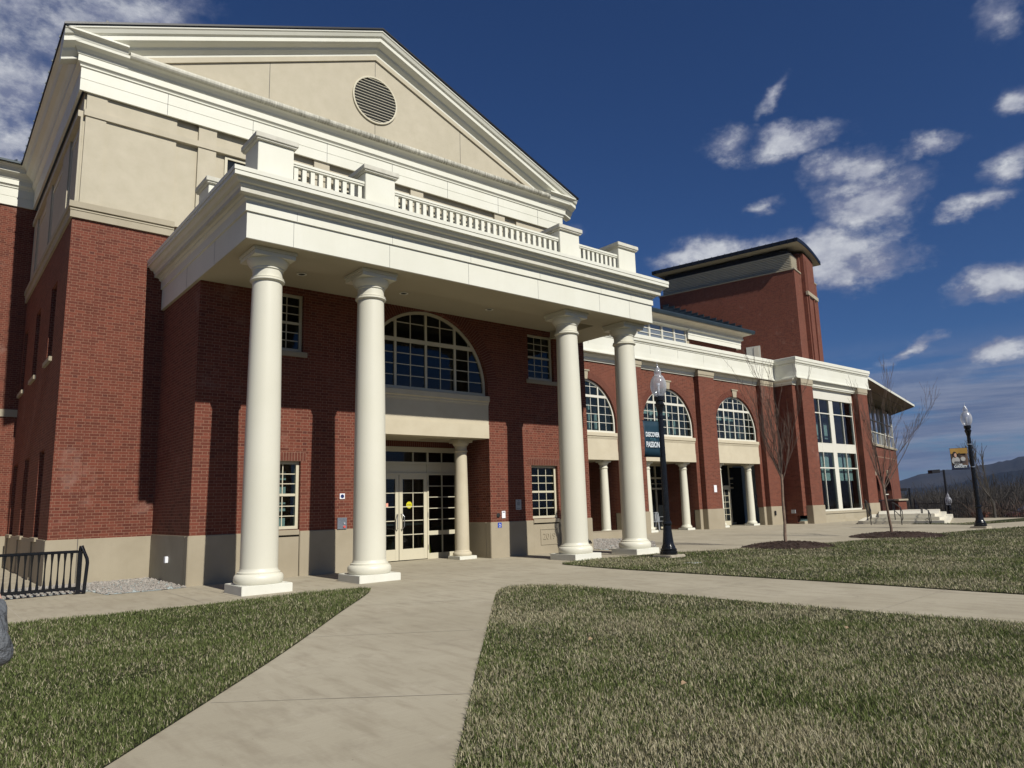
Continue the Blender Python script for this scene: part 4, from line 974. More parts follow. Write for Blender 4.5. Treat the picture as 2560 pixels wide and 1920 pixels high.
plaza = slab('plaza_paving', [(-25, -14), (46.9, -14), (46.9, 22.3), (16.0, 22.3), (16.0, 17.9), (4.4, 17.9), (4.4, 28.3), (-25, 28.3)], 0, 'concrete'); tag(plaza, kind='structure')
# lawns, traced from the photograph onto the ground plane
def smooth(pts, it=2):
    for _ in range(it):
        o = [pts[0]]
        for a, b in zip(pts, pts[1:]): a, b = Vector(a), Vector(b); o += [tuple(a*.75+b*.25), tuple(a*.25+b*.75)]
        pts = o+[pts[-1]]
    return pts
LL = [(-25, 12.9), (1.09, 12.85), (2.22, 12.72), (4.04, 12.62), (5.3, 12.68), (6.2, 12.66), (6.62, 12.60), (6.70, 12.38)]+smooth([(6.70, 12.38), (6.32, 11.72), (5.0, 10.09), (4.25, 9.11), (3.02, 7.53), (1.69, 5.94), (.4, 4.4)])+[(-3.6, 0), (-12, -9), (-25, -9)]
LM = [(-.9, -.6), (2.52, 3.65)]+smooth([(2.52, 3.65), (3.21, 4.49), (4.04, 5.5), (5.23, 6.92), (6.99, 9.04), (7.85, 10.05), (8.25, 10.33), (8.6, 10.32), (8.9, 10.05), (9.08, 9.5), (9.10, 8.77), (9.15, 6.92), (9.25, 4.5), (9.4, 2.79)])+[(9.6, -9), (-.9, -9)]
LU = smooth([(12.0, 12.4), (12.02, 12.85), (12.25, 13.12), (12.8, 13.2), (14.2, 13.15), (15.9, 13.0), (16.9, 12.72), (18.43, 12.25), (20.05, 11.8), (22.9, 11.25), (25.35, 10.95), (28, 10.85), (32, 10.4), (35.5, 9.6), (38, 8.6)], 2)+[(46, 5), (46, -9), (12.1, -9)]+smooth([(12.1, -9), (11.95, 3.5), (12.0, 6.2), (11.93, 7.96), (11.86, 10.1), (11.85, 11.4), (12.0, 12.4)], 1)
LF = [(36.5, 12.4), (46.5, 10.6), (46.8, 13.0), (38.2, 13.4), (37.6, 15.2), (37.2, 15.2), (36.9, 13.4)]
lawns = []
for nm, P_ in (('lawn', LL), ('lawn', LM), ('lawn', LU), ('lawn', LF)):
    o = slab(nm, P_, .012, 'lawn'); tag(o, kind='structure'); lawns.append((P_, o))
# soil lip at the lawn edges comes from the blades; control joints in the paving
jt = MB()
def joint(a, b, w=.012):
    a, b = Vector((*a, 0)), Vector((*b, 0)); n = max(1, int((b-a).length/1.0)); d = (b-a).normalized(); s = Vector((-d.y, d.x, 0))*w/2
    for i in range(n):
        p, q = a.lerp(b, i/n), a.lerp(b, (i+1)/n); vs = [p+s, p-s, q-s, q+s]; jt.add([(v.x, v.y, gz(v.x)+.004) for v in vs], [(0, 1, 2, 3)])
for a, b in (((3.94, 15.85), (3.9, 12.62)), ((4.5, 15.9), (4.62, 12.66)), ((6.9, 16.1), (6.9, 12.4)), ((8.3, 16.1), (8.6, 10.35)), ((8.2, 13.1), (12.2, 13.25)), ((8.4, 14.9), (16, 15.0)),
             ((5.45, 7.15), (3.72, 8.42)), ((3.55, 4.9), (1.95, 6.2)), ((7.25, 9.3), (5.35, 10.5)), ((9.15, 7.3), (11.95, 7.4)), ((9.3, 4.4), (12, 4.5)), ((9.05, 9.6), (11.85, 10.0)), ((16.5, 17.3), (37, 17.3)), ((22, 11.5), (22, 21.7)), ((28.1, 11), (28.1, 21.8)), ((33.8, 10.5), (33.8, 21.8)), ((1.4, 15.7), (1.4, 12.9)), ((12.4, 13.25), (12.4, 16.1))): joint(a, b)
j_o = jt.build('paving_joints', 'gravel_dark' if 'gravel_dark' in MATS else 'pad_concrete', recalc=False); tag(j_o, kind='structure')
# grass blades: real leaf geometry over the nearer lawns
rng = np.random.default_rng(3)
def inside(P_, x, y):
    P_ = np.array(P_); x1, y1 = P_[:, 0], P_[:, 1]; x2, y2 = np.roll(x1, -1), np.roll(y1, -1); r = np.zeros(len(x), bool)
    for a, b, c, d in zip(x1, y1, x2, y2):
        if b == d: continue
        r ^= ((b > y) != (d > y)) & (x < (c-a)*(y-b)/(d-b)+a)
    return r
def vis(x, y, m=.5):   # inside the camera's view with a margin
    a = np.arctan2(x, y); return (a > R(-2)) & (a < R(80))
def scatter():
    PX = []; PY = []
    for d0, d1, den in ((3.2, 5.5, 9500), (5.5, 7.5, 6200), (7.5, 10, 3900), (10, 14, 2200), (14, 19, 1200), (19, 27, 500), (27, 42, 160)):
        A = math.pi*(d1**2-d0**2)*(82/360); n = int(A*den)
        a = R(-3)+rng.random(n)*R(82); d = np.sqrt(d0**2+rng.random(n)*(d1**2-d0**2)); x, y = d*np.sin(a), d*np.cos(a)
        k = np.zeros(n, bool)
        for P_, _ in lawns: k |= inside(P_, x, y)
        PX.append(x[k]); PY.append(y[k])
    return np.concatenate(PX), np.concatenate(PY)
bx, by = scatter()
for (mx_, my_, mr_) in ((19.85, 11.55, 1.35), (26.3, 11.2, 1.6)):
    k = (bx-mx_)**2+(by-my_)**2 > (mr_*.9)**2; bx, by = bx[k], by[k]
k = ~((abs(bx-14.98) < .45) & (abs(by-12.05) < .45)); bx, by = bx[k], by[k]
n = len(bx); dist = np.hypot(bx, by); gzv = .055*np.clip((bx-4.6)/9, -.5, 1)
nz = np.sin(bx*1.7+np.sin(by*1.3)*2)*np.cos(by*1.9+1)+np.sin(bx*5.1+2)*np.sin(by*4.3)*.5
hgt = (.018+.030*rng.random(n)**1.5+.008*nz)*(1+.012*dist); wid = .0016*(1+dist*.10)*(.7+.6*rng.random(n))
ang = rng.random(n)*2*np.pi; lean = rng.random(n)*.9+.15; la = ang+np.pi/2+rng.normal(0, .4, n)
dx, dy = np.cos(ang)*wid, np.sin(ang)*wid; lx, ly = np.cos(la)*lean*hgt, np.sin(la)*lean*hgt
V = np.zeros((n, 5, 3)); bz = gzv+.008
V[:, 0] = np.stack([bx-dx, by-dy, bz], 1); V[:, 1] = np.stack([bx+dx, by+dy, bz], 1)
V[:, 2] = np.stack([bx+dx*.8+lx*.4, by+dy*.8+ly*.4, bz+hgt*.62], 1); V[:, 3] = np.stack([bx-dx*.8+lx*.4, by-dy*.8+ly*.4, bz+hgt*.62], 1)
V[:, 4] = np.stack([bx+lx, by+ly, bz+hgt*.95], 1)
me = bpy.data.meshes.new('grass'); me.vertices.add(5*n); me.vertices.foreach_set('co', V.reshape(-1))
base = (np.arange(n)*5)[:, None]; loops = np.concatenate([base+np.array([0, 1, 2, 3]), base+np.array([3, 2, 4])], 1).reshape(-1)
me.loops.add(len(loops)); me.loops.foreach_set('vertex_index', loops.astype(np.int32))
me.polygons.add(2*n); ls = np.stack([np.arange(n)*7, np.arange(n)*7+4], 1).reshape(-1); me.polygons.foreach_set('loop_start', ls.astype(np.int32)); me.polygons.foreach_set('loop_total', np.tile([4, 3], n).astype(np.int32))
me.update(calc_edges=True); me.materials.append(MATS['grass_blade']); go_ = bpy.data.objects.new('grass', me); col.objects.link(go_)
tag(go_, 'short mown grass, olive green with straw patches', 'grass', kind='stuff'); print('blades', n)

# gravel beds
def gravel(name, pts, label, n, s0=.022):
    o = slab(name+'_bed', pts, .006, 'interior'); tag(o, kind='structure'); o.name = 'gravel_bed'
    P_ = np.array(pts); x0, y0 = P_.min(0); x1, y1 = P_.max(0); m = MB(); c = 0; rr = random.Random(5)
    ico = [(0, 0, 1), (.9, 0, .3), (.28, .85, .3), (-.72, .53, .3), (-.72, -.53, .3), (.28, -.85, .3), (.72, .53, -.4), (-.28, .85, -.4), (-.9, 0, -.4), (-.28, -.85, -.4), (.72, -.53, -.4)]
    fc = [(0, 1, 2), (0, 2, 3), (0, 3, 4), (0, 4, 5), (0, 5, 1), (1, 6, 2), (2, 6, 7), (2, 7, 3), (3, 7, 8), (3, 8, 4), (4, 8, 9), (4, 9, 5), (5, 9, 10), (5, 10, 1), (1, 10, 6)]
    while c < n:
        x, y = rr.uniform(x0, x1), rr.uniform(y0, y1)
        if not inside(pts, np.array([x]), np.array([y]))[0]: continue
        s = s0*rr.uniform(.6, 1.5); a = rr.uniform(0, 6.28); ca, sa = math.cos(a), math.sin(a); st, fl = rr.uniform(.8, 1.5), rr.uniform(.45, .8)
        m.add([(x+(p[0]*st*ca-p[1]*sa)*s, y+(p[0]*st*sa+p[1]*ca)*s, gz(x)+.01+rr.random()*.012+p[2]*s*fl) for p in ico], fc); c += 1
    tag(m.build('gravel', 'stone_light', recalc=False), label, 'gravel', kind='stuff')
gravel('gravel', [(2.84, 17.3), (3.0, 15.95), (3.92, 15.88), (4.45, 15.95), (4.45, 19.15), (2.36, 19.15), (-1, 19.15), (-1, 28), (-2.5, 28), (-2.5, 16.9), (2.84, 16.9)], 'river gravel beside the stone base left of the portico', 9000)
gravel('gravel', [(16.45, 15.2), (18.3, 15.2), (20.6, 17.2), (21.4, 19.3), (21.3, 20.6), (16.45, 20.6)], 'river gravel between the portico and the arcade', 3500, .03)
MB().box(16.45, 24.0, 20.62, 21.9, -.2, .30).build('stone_curb', 'cast_stone', B, bevel=.02)

# mulch rings
def mulch(cx, cy, r, label):
    m = MB(); rr = random.Random(int(cx*10)); vs = []; fs = []; N_ = 34; K = 9
    for i in range(K+1):
        for k in range(N_):
            t = 2*math.pi*k/N_; q = r*i/K*(1+.07*math.sin(3*t+cx)+rr.uniform(-.02, .02)); h = .13*(1-(i/K)**2.2)+rr.uniform(-.018, .018)
            x, y = cx+q*math.cos(t), cy+q*math.sin(t)*.9; vs.append((x, y, gz(x)+.015+max(h, -.02)))
    for i in range(K):
        for k in range(N_): a = i*N_+k; b = i*N_+(k+1) % N_; fs.append((a, b, b+N_, a+N_))
    m.add(vs, fs)
    for k in range(700):
        t = rr.uniform(0, 6.28); q = r*math.sqrt(rr.random())*1.04; x, y = cx+q*math.cos(t), cy+q*math.sin(t)*.9; z = gz(x)+.02+.13*max(0, 1-(q/r)**2.2); a = rr.uniform(0, 3.14)
        m.bar((x-.03*math.cos(a), y-.03*math.sin(a), z), (x+.03*math.cos(a), y+.03*math.sin(a), z+rr.uniform(-.01, .03)), .014, .008)
    tag(m.build('mulch_bed', 'mulch'), label, 'mulch bed', 'mulch beds round the young trees')
mulch(19.85, 11.55, 1.35, 'low mound of dark bark mulch round the young tree nearer the black lamp post')
mulch(26.3, 11.2, 1.6, 'low mound of dark bark mulch round the young tree nearer the stone steps')

# ================================================================== TREES
def grow(mb, p, d, L, r, depth, rr, spread=.5, up=.25, seg=5, splits=(2, 3), mind=.0025, twig=True, shrink=.72):
    pts = [p.copy()]; rad = [r]; q = p.copy(); dd = d.copy(); n = 4
    for i in range(n):
        dd = (dd+Vector((rr.gauss(0, .07), rr.gauss(0, .07), up*.12+rr.gauss(0, .04)))).normalized(); q = q+dd*L/n; pts.append(q.copy()); rad.append(max(mind, r*(1-.42*(i+1)/n)))
    mb.tube(pts, rad, seg, caps=False)
    if depth == 0: return
    if twig:
        for i in range(1, n+1):
            if rr.random() < .75:
                a = Vector((rr.gauss(0, 1), rr.gauss(0, 1), rr.gauss(.5, .5))).normalized(); e = (dd*.75+a*spread).normalized()
                grow(mb, pts[i], e, L*rr.uniform(.35, .6), rad[i]*.45, max(0, depth-2), rr, spread, up, 4, splits, mind, twig, shrink)
    for k in range(rr.randint(*splits)):
        a = Vector((rr.gauss(0, 1), rr.gauss(0, 1), rr.gauss(.2, .5))).normalized(); e = (dd+a*spread*rr.uniform(.5, 1)).normalized()
        grow(mb, q, e, L*rr.uniform(shrink-.1, shrink+.1), rad[-1]*rr.uniform(.7, .95), depth-1, rr, spread, up, max(4, seg-1), splits, mind, twig, shrink)
def young_tree(x, y, fork, H, lean, seed, label, angs):
    rr = random.Random(seed); z0 = gz(x)+.05
    t = empty('young_tree', (x, y, z0), label, 'tree', 'young bare trees beside the paving')
    tk = MB(); a = Vector((x, y, z0-.05)); top = Vector((x+lean[0], y+lean[1], fork))
    pts = [a]+[a.lerp(top, i/6)+Vector((rr.gauss(0, .008), rr.gauss(0, .008), 0)) for i in range(1, 6)]+[top]; tk.tube(pts, [.052, .044, .041, .039, .037, .036, .034], 10); tk.build('trunk', 'bark', t)
    cr_ = MB()
    for i, (az, tl, Lf) in enumerate(angs):
        d = Vector((math.cos(R(az))*math.sin(R(tl)), math.sin(R(az))*math.sin(R(tl)), math.cos(R(tl)))); s = top-Vector((0, 0, .0+.07*(i % 4)))
        grow(cr_, s, d, (H-fork)*.34*Lf, .020 if Lf > .8 else .014, 4, rr, .34, .8, 6, (1, 2), .0030, True, .80)
    cr_.build('crown', 'twig', t, recalc=False)
young_tree(19.77, 11.60, 2.15, 5.15, (.1, 0), 11, 'leafless young tree with thin upright twigs in front of the arcade pillar', [(200, 26, 1.1), (150, 16, 1.1), (20, 14, 1.15), (320, 24, 1.0), (255, 12, 1.2), (80, 20, 1), (180, 34, 1.0), (340, 36, .8), (120, 32, .8)])
young_tree(26.2, 11.36, 1.85, 5.1, (-.25, .0), 23, 'leafless young tree with spreading twigs standing before the stone steps', [(200, 22, 1.1), (160, 14, 1.1), (-10, 32, 1.15), (330, 42, 1.1), (255, 12, 1.1), (70, 20, 1), (180, 34, .9), (-35, 26, 1), (110, 30, .8)])

# ================================================================== LAMP POSTS
def lamp(x, y, z0, label, seed=0, pad=True, banner=None):
    t = empty('lamp_post', (x, y, z0), label, 'lamp post', 'globe lamp posts')
    if pad: MB().box(x-.30, x+.30, y-.30, y+.30, z0-.2, z0+.075).build('concrete_pad', 'pad_concrete', t, bevel=.02)
    b = z0+(.075 if pad else 0)
    MB().lathe([(.0, 0), (.225, 0), (.23, .03), (.23, .08), (.21, .095), (.215, .14), (.19, .155), (.178, .18), (.18, .20), (.168, .22), (.15, .25), (.14, .34), (.125, .46), (.112, .60), (.105, .72), (.122, .74), (.128, .77), (.122, .81), (.10, .83), (.10, .86)], (x, y, b), 40, 12, .05).build('lamp_base', 'black_metal', t)
    MB().lathe([(.086, .8), (.083, 1.2), (.077, 2.4), (.070, 3.4), (.067, 3.55)], (x, y, b), 48, 16, .07).build('lamp_pole', 'black_metal', t)
    MB().lathe([(.062, 3.50), (.07, 3.52), (.07, 3.56), (.064, 3.58), (.072, 3.66), (.10, 3.78), (.115, 3.82), (.125, 3.84), (.125, 3.87), (.10, 3.89), (.10, 3.93), (.125, 3.95), (.13, 4.0), (.13, 4.06), (.115, 4.07), (0, 4.07)], (x, y, b), 36).build('lamp_head', 'black_metal', t)
    gl = MB().lathe([(.105, 4.06), (.13, 4.09), (.175, 4.17), (.205, 4.27), (.212, 4.35), (.205, 4.43), (.18, 4.52), (.145, 4.575), (.14, 4.60), (.11, 4.615), (.085, 4.65), (.095, 4.70), (.095, 4.73), (.07, 4.78), (.05, 4.83), (.0, 4.86)], (x, y, b), 40).build('globe', 'globe_glass', t)
    MB().lathe([(.0, 4.07), (.05, 4.08), (.05, 4.12), (.028, 4.14), (.028, 4.34), (.045, 4.36), (.045, 4.42), (.0, 4.43)], (x, y, b), 16).build('lamp_bulb', 'sign_white', t)
    MB().lathe([(.035, 4.82), (.04, 4.845), (.03, 4.87), (.012, 4.88), (.016, 4.91), (.004, 4.94), (.003, 5.02), (0, 5.03)], (x, y, b), 14).build('finial', 'steel', t)
    return t, b
t1, b1 = lamp(14.98, 12.05, .05, 'black lamp post with glass globe and teal banner, in grass by the rightmost column')
for z in (2.52, 3.50): MB().lathe([(.068, -.02), (.078, -.02), (.078, .02), (.068, .02)], (14.98, 12.05, b1+z), 24).build('banner_clamp', 'black_metal', t1)
# banner hangs towards the left, seen nearly side on, slightly bowed
def banner(t, bx_, by_, dirx, diry, z0, z1, w, mat, off=.12):
    m = MB(); K = 10; vs = []
    for i in range(K+1):
        for j in range(7):
            u = off+w*i/K; v_ = z0+(z1-z0)*j/6; bow = .05*math.sin(math.pi*j/6)*(i/K)
            vs.append((bx_+dirx*(u+bow*.4)-diry*bow, by_+diry*u+dirx*bow, v_))
    m.add(vs, [(i*7+j, (i+1)*7+j, (i+1)*7+j+1, i*7+j+1) for i in range(K) for j in range(6)], True)
    o = m.build('banner', mat, t, recalc=False); md = o.modifiers.new('s', 'SOLIDIFY'); md.thickness = .003
    for z in (z0-.005, z1+.005): MB().tube([(bx_, by_, z), (bx_+dirx*(off+w+.02), by_+diry*(off+w+.02), z)], .008, 8).build('banner_arm', 'black_metal', t)
    return o
ba = R(178); bd = (math.cos(ba), math.sin(ba))
bo = banner(t1, 14.98, 12.05, bd[0], bd[1], 2.60, 3.52, .60, 'banner_teal', .09)
def btext(s, size, u, z, mat, parent, px, py, sx=.72, d=bd):
    rz = math.atan2(-d[1], -d[0]); nx, ny = -d[1], d[0]
    return text(s, size, (px+d[0]*u+nx*.05, py+d[1]*u+ny*.05, z), mat, 'lettering', parent, ext=.002, rz=rz, sx=sx, offset=.004)
btext('DISCOVER', .165, .40, 3.16, 'text_pale', bo, 14.98, 12.05, .66)
btext('YOUR', .10, .40, 3.035, 'text_teal', bo, 14.98, 12.05, .8)
btext('PASSION', .20, .40, 2.90, 'text_pale', bo, 14.98, 12.05, .64)
t2, b2 = lamp(33.26, 10.93, .05, 'black lamp post with glass globe and gold photo banner at the far right')
b2d = (math.cos(R(122)), math.sin(R(122))); nn = (-b2d[1], b2d[0])
bo2 = banner(t2, 33.26, 10.93, b2d[0], b2d[1], 2.42, 3.28, .62, 'banner_brown', .13)
def bpt(u, z, e): return (33.26+b2d[0]*u+nn[0]*e, 10.93+b2d[1]*u+nn[1]*e, z)
def bpanel(u0, u1, z0, z1, mat, nm='banner_print', e=.055):
    m = MB(); m.add([bpt(u, z, e) for u, z in ((u0, z0), (u1, z0), (u1, z1), (u0, z1))], [(0, 1, 2, 3)]); return m.build(nm, mat, bo2, recalc=False)
bpanel(.13, .75, 3.06, 3.28, 'banner_gold'); bpanel(.13, .75, 2.42, 2.58, 'banner_navy', e=.056)
def blob(cu, cz, ru, rz_, mat, e=.06, nm='banner_print'):
    m = MB(); m.add([bpt(cu+ru*math.cos(6.283*k/18), cz+rz_*math.sin(6.283*k/18), e) for k in range(18)], [tuple(range(18))]); m.build(nm, mat, bo2, recalc=False)
blob(.58, 2.78, .15, .17, 'banner_pale'); blob(.60, 3.02, .08, .13, 'hair_dark', .061); blob(.575, 3.0, .045, .085, 'skin', .063); blob(.32, 2.84, .09, .09, 'banner_pale', .062); blob(.44, 2.99, .05, .10, 'hair_dark', .063)
for s_, z_, sz_, mt in (('FOLLOW', 2.70, .13, 'text_dark'), ('YOUR', 2.615, .07, 'text_pale'), ('CURIOSITY', 2.53, .13, 'text_pale')):
    text(s_, sz_, bpt(.44, z_, .075), mt, 'lettering', bo2, ext=.002, rz=math.atan2(-b2d[1], -b2d[0]), sx=.72, offset=.004)
for z in (2.38, 3.30): MB().lathe([(.068, -.02), (.078, -.02), (.078, .02), (.068, .02)], (33.26, 10.93, b2+z-.0), 24).build('banner_clamp', 'steel', t2)
t3, b3 = lamp(56, 20.2, -3.4, 'small distant globe lamp post beyond the picket fence', pad=False)
for (x, y, zt, zb_, lb, dx) in ((60.0, 21.7, 3.25, -4.6, 'tall black floodlight pole beside the small globe lamp', -1.0), (75.0, 30.4, 2.1, -5, 'distant black floodlight pole just right of the brick wing', -.9)):
    t = empty('floodlight_pole', (x, y, zb_), lb, 'light pole', 'floodlight poles beyond the fence')
    MB().tube([(x, y, zb_), (x, y, zt)], .08, 8).build('pole', 'fence_black', t); MB().bar((x, y, zt-.08), (x+dx*.45, y-dx*.45*.6, zt-.08), .07).build('arm', 'fence_black', t)
    m = MB(); m.bar((x+dx*.4, y-dx*.24, zt-.10), (x+dx*1.0, y-dx*.6, zt-.14), .45, .26); m.build('lamp_shade', 'fence_black', t, bevel=.02)
# in-ground cover beside the lamp
c = MB(); c.box(13.62, 13.95, 10.25, 10.55, .0, .075); tag(c.build('utility_cover', 'sign_grey', bevel=.01), 'small grey utility cover lying in grass beside the lamp pad', 'utility cover')

# ================================================================== RAILINGS
t = empty('iron_railing', (1.5, 16.72, 0), 'black iron railing with flared balusters in front of the gravel, left of the portico', 'railing')
ry = 16.72
m = MB(); m.box(-4, 2.60, ry-.03, ry+.03, .775, .83); m.build('top_rail', 'black_metal', t, bevel=.012)
m = MB(); m.box(-4, 2.60, ry-.03, ry+.03, .075, .13); m.build('bottom_rail', 'black_metal', t, bevel=.012)
m = MB(); m.box(2.59, 2.67, ry-.035, ry+.035, -.06, .80); m.box(2.55, 2.72, ry-.08, ry+.08, -.03, .012); m.tube([(2.63, ry+.02, .80), (2.64, ry, .90), (2.65, ry-.02, .905), (2.74, ry-.10, .66), (2.75, ry-.11, .58), (2.72, ry-.11, .0)], .032, 12); m.build('end_post', 'black_metal', t)
first = None
for i in range(44):
    x = 2.49-i*.108*1.0
    if x < -2.2: break
    if first is None:
        m = MB(); m.lathe([(.030, .13), (.028, .16), (.016, .30), (.013, .42), (.013, .5), (.016, .62), (.027, .74), (.030, .775)], (0, 0, 0), 10); first = m.build('baluster', 'black_metal', t); first.matrix_parent_inverse = Matrix.Translation((-1.5, -16.72, 0)); c = first
    else: c = first.copy(); col.objects.link(c)
    c.location = (x, ry, 0)
def handrail(p0, p1, zt0, zt1, label):   # p0 upper post foot (x,y,z), p1 lower post foot
    t = empty('handrail', tuple(p1), label, 'handrail', 'black stair handrails')
    a, b = Vector(p0), Vector(p1); d = (b-a); d.z = 0; d.normalize()
    T0 = Vector((a.x, a.y, zt0)); T1 = Vector((b.x, b.y, zt1))
    m = MB(); m.tube([a, T0], .022, 8); m.tube([b, T1], .022, 8); m.build('post', 'fence_black', t)
    e = T1+d*.45; m = MB(); m.tube([T0-d*.35-Vector((0, 0, .35)), T0-d*.35, T0, T1, e+Vector((0, 0, -.22)), e+Vector((0, 0, -.5)), e-d*.12+Vector((0, 0, -.58)), T1+Vector((0, 0, -.66)), ], .022, 8)
    m.tube([T0-d*.35-Vector((0, 0, .35)), T0-Vector((0, 0, .38)), T1-Vector((0, 0, .45))], .018, 8); m.build('rail', 'fence_black', t)
handrail((37.35, 17.3, .25), (36.16, 16.6, .05), 1.25, .98, 'black tubular handrail at the foot of the tall pavilion window')
handrail((37.7, 16.1, .25), (36.24, 15.2, .05), 1.10, .90, 'black tubular handrail behind the second young tree, left of the picket fence')
handrail((39.1, 15.35, .3), (37.54, 14.47, .05), .78, .70, 'black tubular handrail at the right hand end of the stone steps')

# steps and terrace
t = empty('stone_steps', (41, 17, 0), 'pale stone steps and terrace beyond the corner pavilion', 'steps')
for k in range(3):
    z0, z1 = (-.3 if k == 0 else .055+.155*k), .055+.155*(k+1)
    P_ = [(43.5+k, 20.33-.002*k), (37.35+.40*k, 17.8-.35*k), (37.75+.42*k, 13.9+.35*k), (38.2+.45*k, 13.85+.38*k), (49.8+.002*k, 17.8+.35*k), (49.8+.002*k, 20.33-.002*k)]
    m = MB(); m.add([(x, y, z) for z in (z0, z1) for x, y in P_], [(0, 1, 2, 3, 4, 5), (11, 10, 9, 8, 7, 6)]+[(i, i+6, (i+1) % 6+6, (i+1) % 6) for i in range(6)]); m.build('step', 'step_stone', t, bevel=.01)
# brick pier wall and terrace railing
t = empty('brick_pier_wall', (50.3, 21.3, 0), 'low red brick pier with stone cap and iron railing beside the arched wing', 'wall')
MB().box(49.9, 51.15, 21.0, 21.6, -2, 1.08).build('pier', 'brick', t); MB().box(49.8, 51.25, 20.9, 21.7, 1.08, 1.2).build('pier_cap', 'belt_stone', t, bevel=.015)
MB().box(46.4, 49.9, 21.05, 21.35, -1, .30).build('low_wall', 'brick', t); MB().box(46.4, 49.9, 21.0, 21.4, .30, .38).build('coping', 'belt_stone', t)
m = MB(); m.box(46.4, 49.9, 21.18, 21.22, 1.14, 1.19); m.box(46.4, 49.9, 21.18, 21.22, .44, .48)
for k in range(29): m.box(46.45+k*.12, 46.47+k*.12, 21.19, 21.21, .44, 1.14)
m.build('railing', 'fence_black', t)
# picket fence
t = empty('picket_fence', (53, 18.5, 0), 'long black iron picket fence running behind the stone steps', 'fence')
fa, fb = Vector((51.4, 20.6, 0)), Vector((50.6, 17.2, 0)); fc_ = Vector((49.6, 13.6, 0))
m = MB()
for (p, q, zb0, zb1) in ((Vector((62, 24.5, 0)), fa, -1.3, -.35), (fa, fb, -.35, -.35), (fb, fc_, -.35, -1.0)):
    L = (q-p).length; n = int(L/.125)
    for i in range(n+1):
        s = p.lerp(q, i/n); z = zb0+(zb1-zb0)*i/n; post = i % 16 == 0; w_ = .035 if post else .011
        m.box(s.x-w_, s.x+w_, s.y-w_, s.y+w_, z-.15, z+(1.55 if post else 1.42))
    for dz in (.12, 1.2): m.bar((p.x, p.y, zb0+dz), (q.x, q.y, zb1+dz), .03)
m.build('pickets', 'fence_black', t, recalc=False)
c = MB(); c.box(50.3, 51.0, 16.2, 16.9, -2.5, .18); c.box(50.25, 51.05, 16.15, 16.95, .18, .26); tag(c.build('brick_pier', 'brick'), 'small brick pier at the right end of the picket fence', 'pier')

# ================================================================== SMALL THINGS ON THE WALLS
def plate(name, x0, x1, z0, z1, y, mat, label, cat, th=.012):
    o = MB().box(x0, x1, y-th, y, z0, z1).build(name, mat, bevel=.002); return tag(o, label, cat)
s = plate('wall_sign', 7.89, 8.02, 1.73, 1.86, WY-.002, 'sign_white', 'square white sign with a dark blue disc, left of the doors', 'sign')
MB().lathe([(0, 0), (.045, 0), (.045, .004), (0, .004)], (0, 0, 0), 24).build('disc', 'sign_navy', s); d = kids(s)[0]; d.rotation_euler = (R(90), 0, 0); d.location = (7.955, WY-.014, 1.795)
s = plate('call_box', 7.82, 8.06, 1.02, 1.29, WY-.002, 'steel', 'steel call box with a red push button above the stone base', 'call box', .05)
for z, m_, r_ in ((1.075, 'button_red', .03), (1.155, 'sign_grey', .018)):
    MB().lathe([(0, 0), (r_, 0), (r_, .02), (0, .022)], (0, 0, 0), 20).build('button', m_, s); d = kids(s)[-1]
for d, z in zip([k for k in kids(s)], (1.075, 1.155)): d.rotation_euler = (R(90), 0, 0); d.location = (7.995, WY-.05, z)
s = empty('wall_speaker', (12.71, WY, 1.2), 'round black speaker disc on the brick beside the white notice', 'speaker')
o = MB().lathe([(0, 0), (.058, 0), (.062, .02), (.04, .03), (0, .032)], (0, 0, 0), 28).build('disc', 'rubber', s); o.matrix_parent_inverse = Matrix.Translation((-12.71, -WY, -1.2)); o.rotation_euler = (R(90), 0, 0); o.location = (12.71, WY-.0, 1.205)
s = plate('notice', 12.84, 12.965, 1.12, 1.32, WY-.002, 'sign_white', 'small white notice above the blue access sign', 'sign')
MB().box(12.865, 12.94, WY-.0155, WY-.0135, 1.275, 1.295).build('printed_text', 'sign_navy', s)
s = plate('access_sign', 12.665, 12.80, .86, 1.005, WY-.032, 'sign_blue', 'blue wheelchair access sign on the stone base right of the doors', 'sign', .006)
wc = MB(); yq = WY-.0395
wc.lathe([(.012, 0), (.012, .003), (0, .003)], (0, 0, 0), 10); wc2 = MB()
cx_, cz_ = 12.732, .925
ring = [(cx_+.030*math.cos(t_), cz_+.030*math.sin(t_)) for t_ in np.linspace(R(60), R(330), 16)]
wc2.tube([(a, yq, b) for a, b in ring], .0045, 5); wc2.tube([(cx_-.004, yq, .975), (cx_-.002, yq, .945), (cx_+.025, yq, .945), (cx_+.038, yq, .915)], .006, 5); wc2.tube([(cx_-.006, yq, .985), (cx_-.006, yq, .990)], .009, 6); wc2.build('wheelchair_symbol', 'sign_white', s)
text('ACCESS', .022, (cx_, WY-.0385, .874), 'sign_white', 'lettering', s, ext=.001)
s = plate('plaque', 13.36, 13.56, 1.34, 1.63, WY-.002, 'sign_grey', 'grey plaque with small dark lettering between the doors and the lower window', 'plaque')
MB().box(13.43, 13.49, WY-.0155, WY-.0135, 1.585, 1.60).build('printed_text', 'text_dark', s)
for k in range(5): MB().box(13.40, 13.52-(k % 2)*.02, WY-.0155, WY-.0135, 1.55-k*.02, 1.558-k*.02).build('printed_text', 'text_dark', s)
MB().box(13.39, 13.41, WY-.0155, WY-.0135, 1.37, 1.39).build('emblem', 'text_dark', s); MB().box(13.42, 13.52, WY-.0155, WY-.0135, 1.375, 1.385).build('printed_text', 'text_dark', s)
s = tag(MB().box(4.40, 4.464, 17.50, 17.62, .42, .56).build('outlet_box', 'sign_white', bevel=.008), 'white weatherproof outlet box on the shaded stone base', 'outlet box')
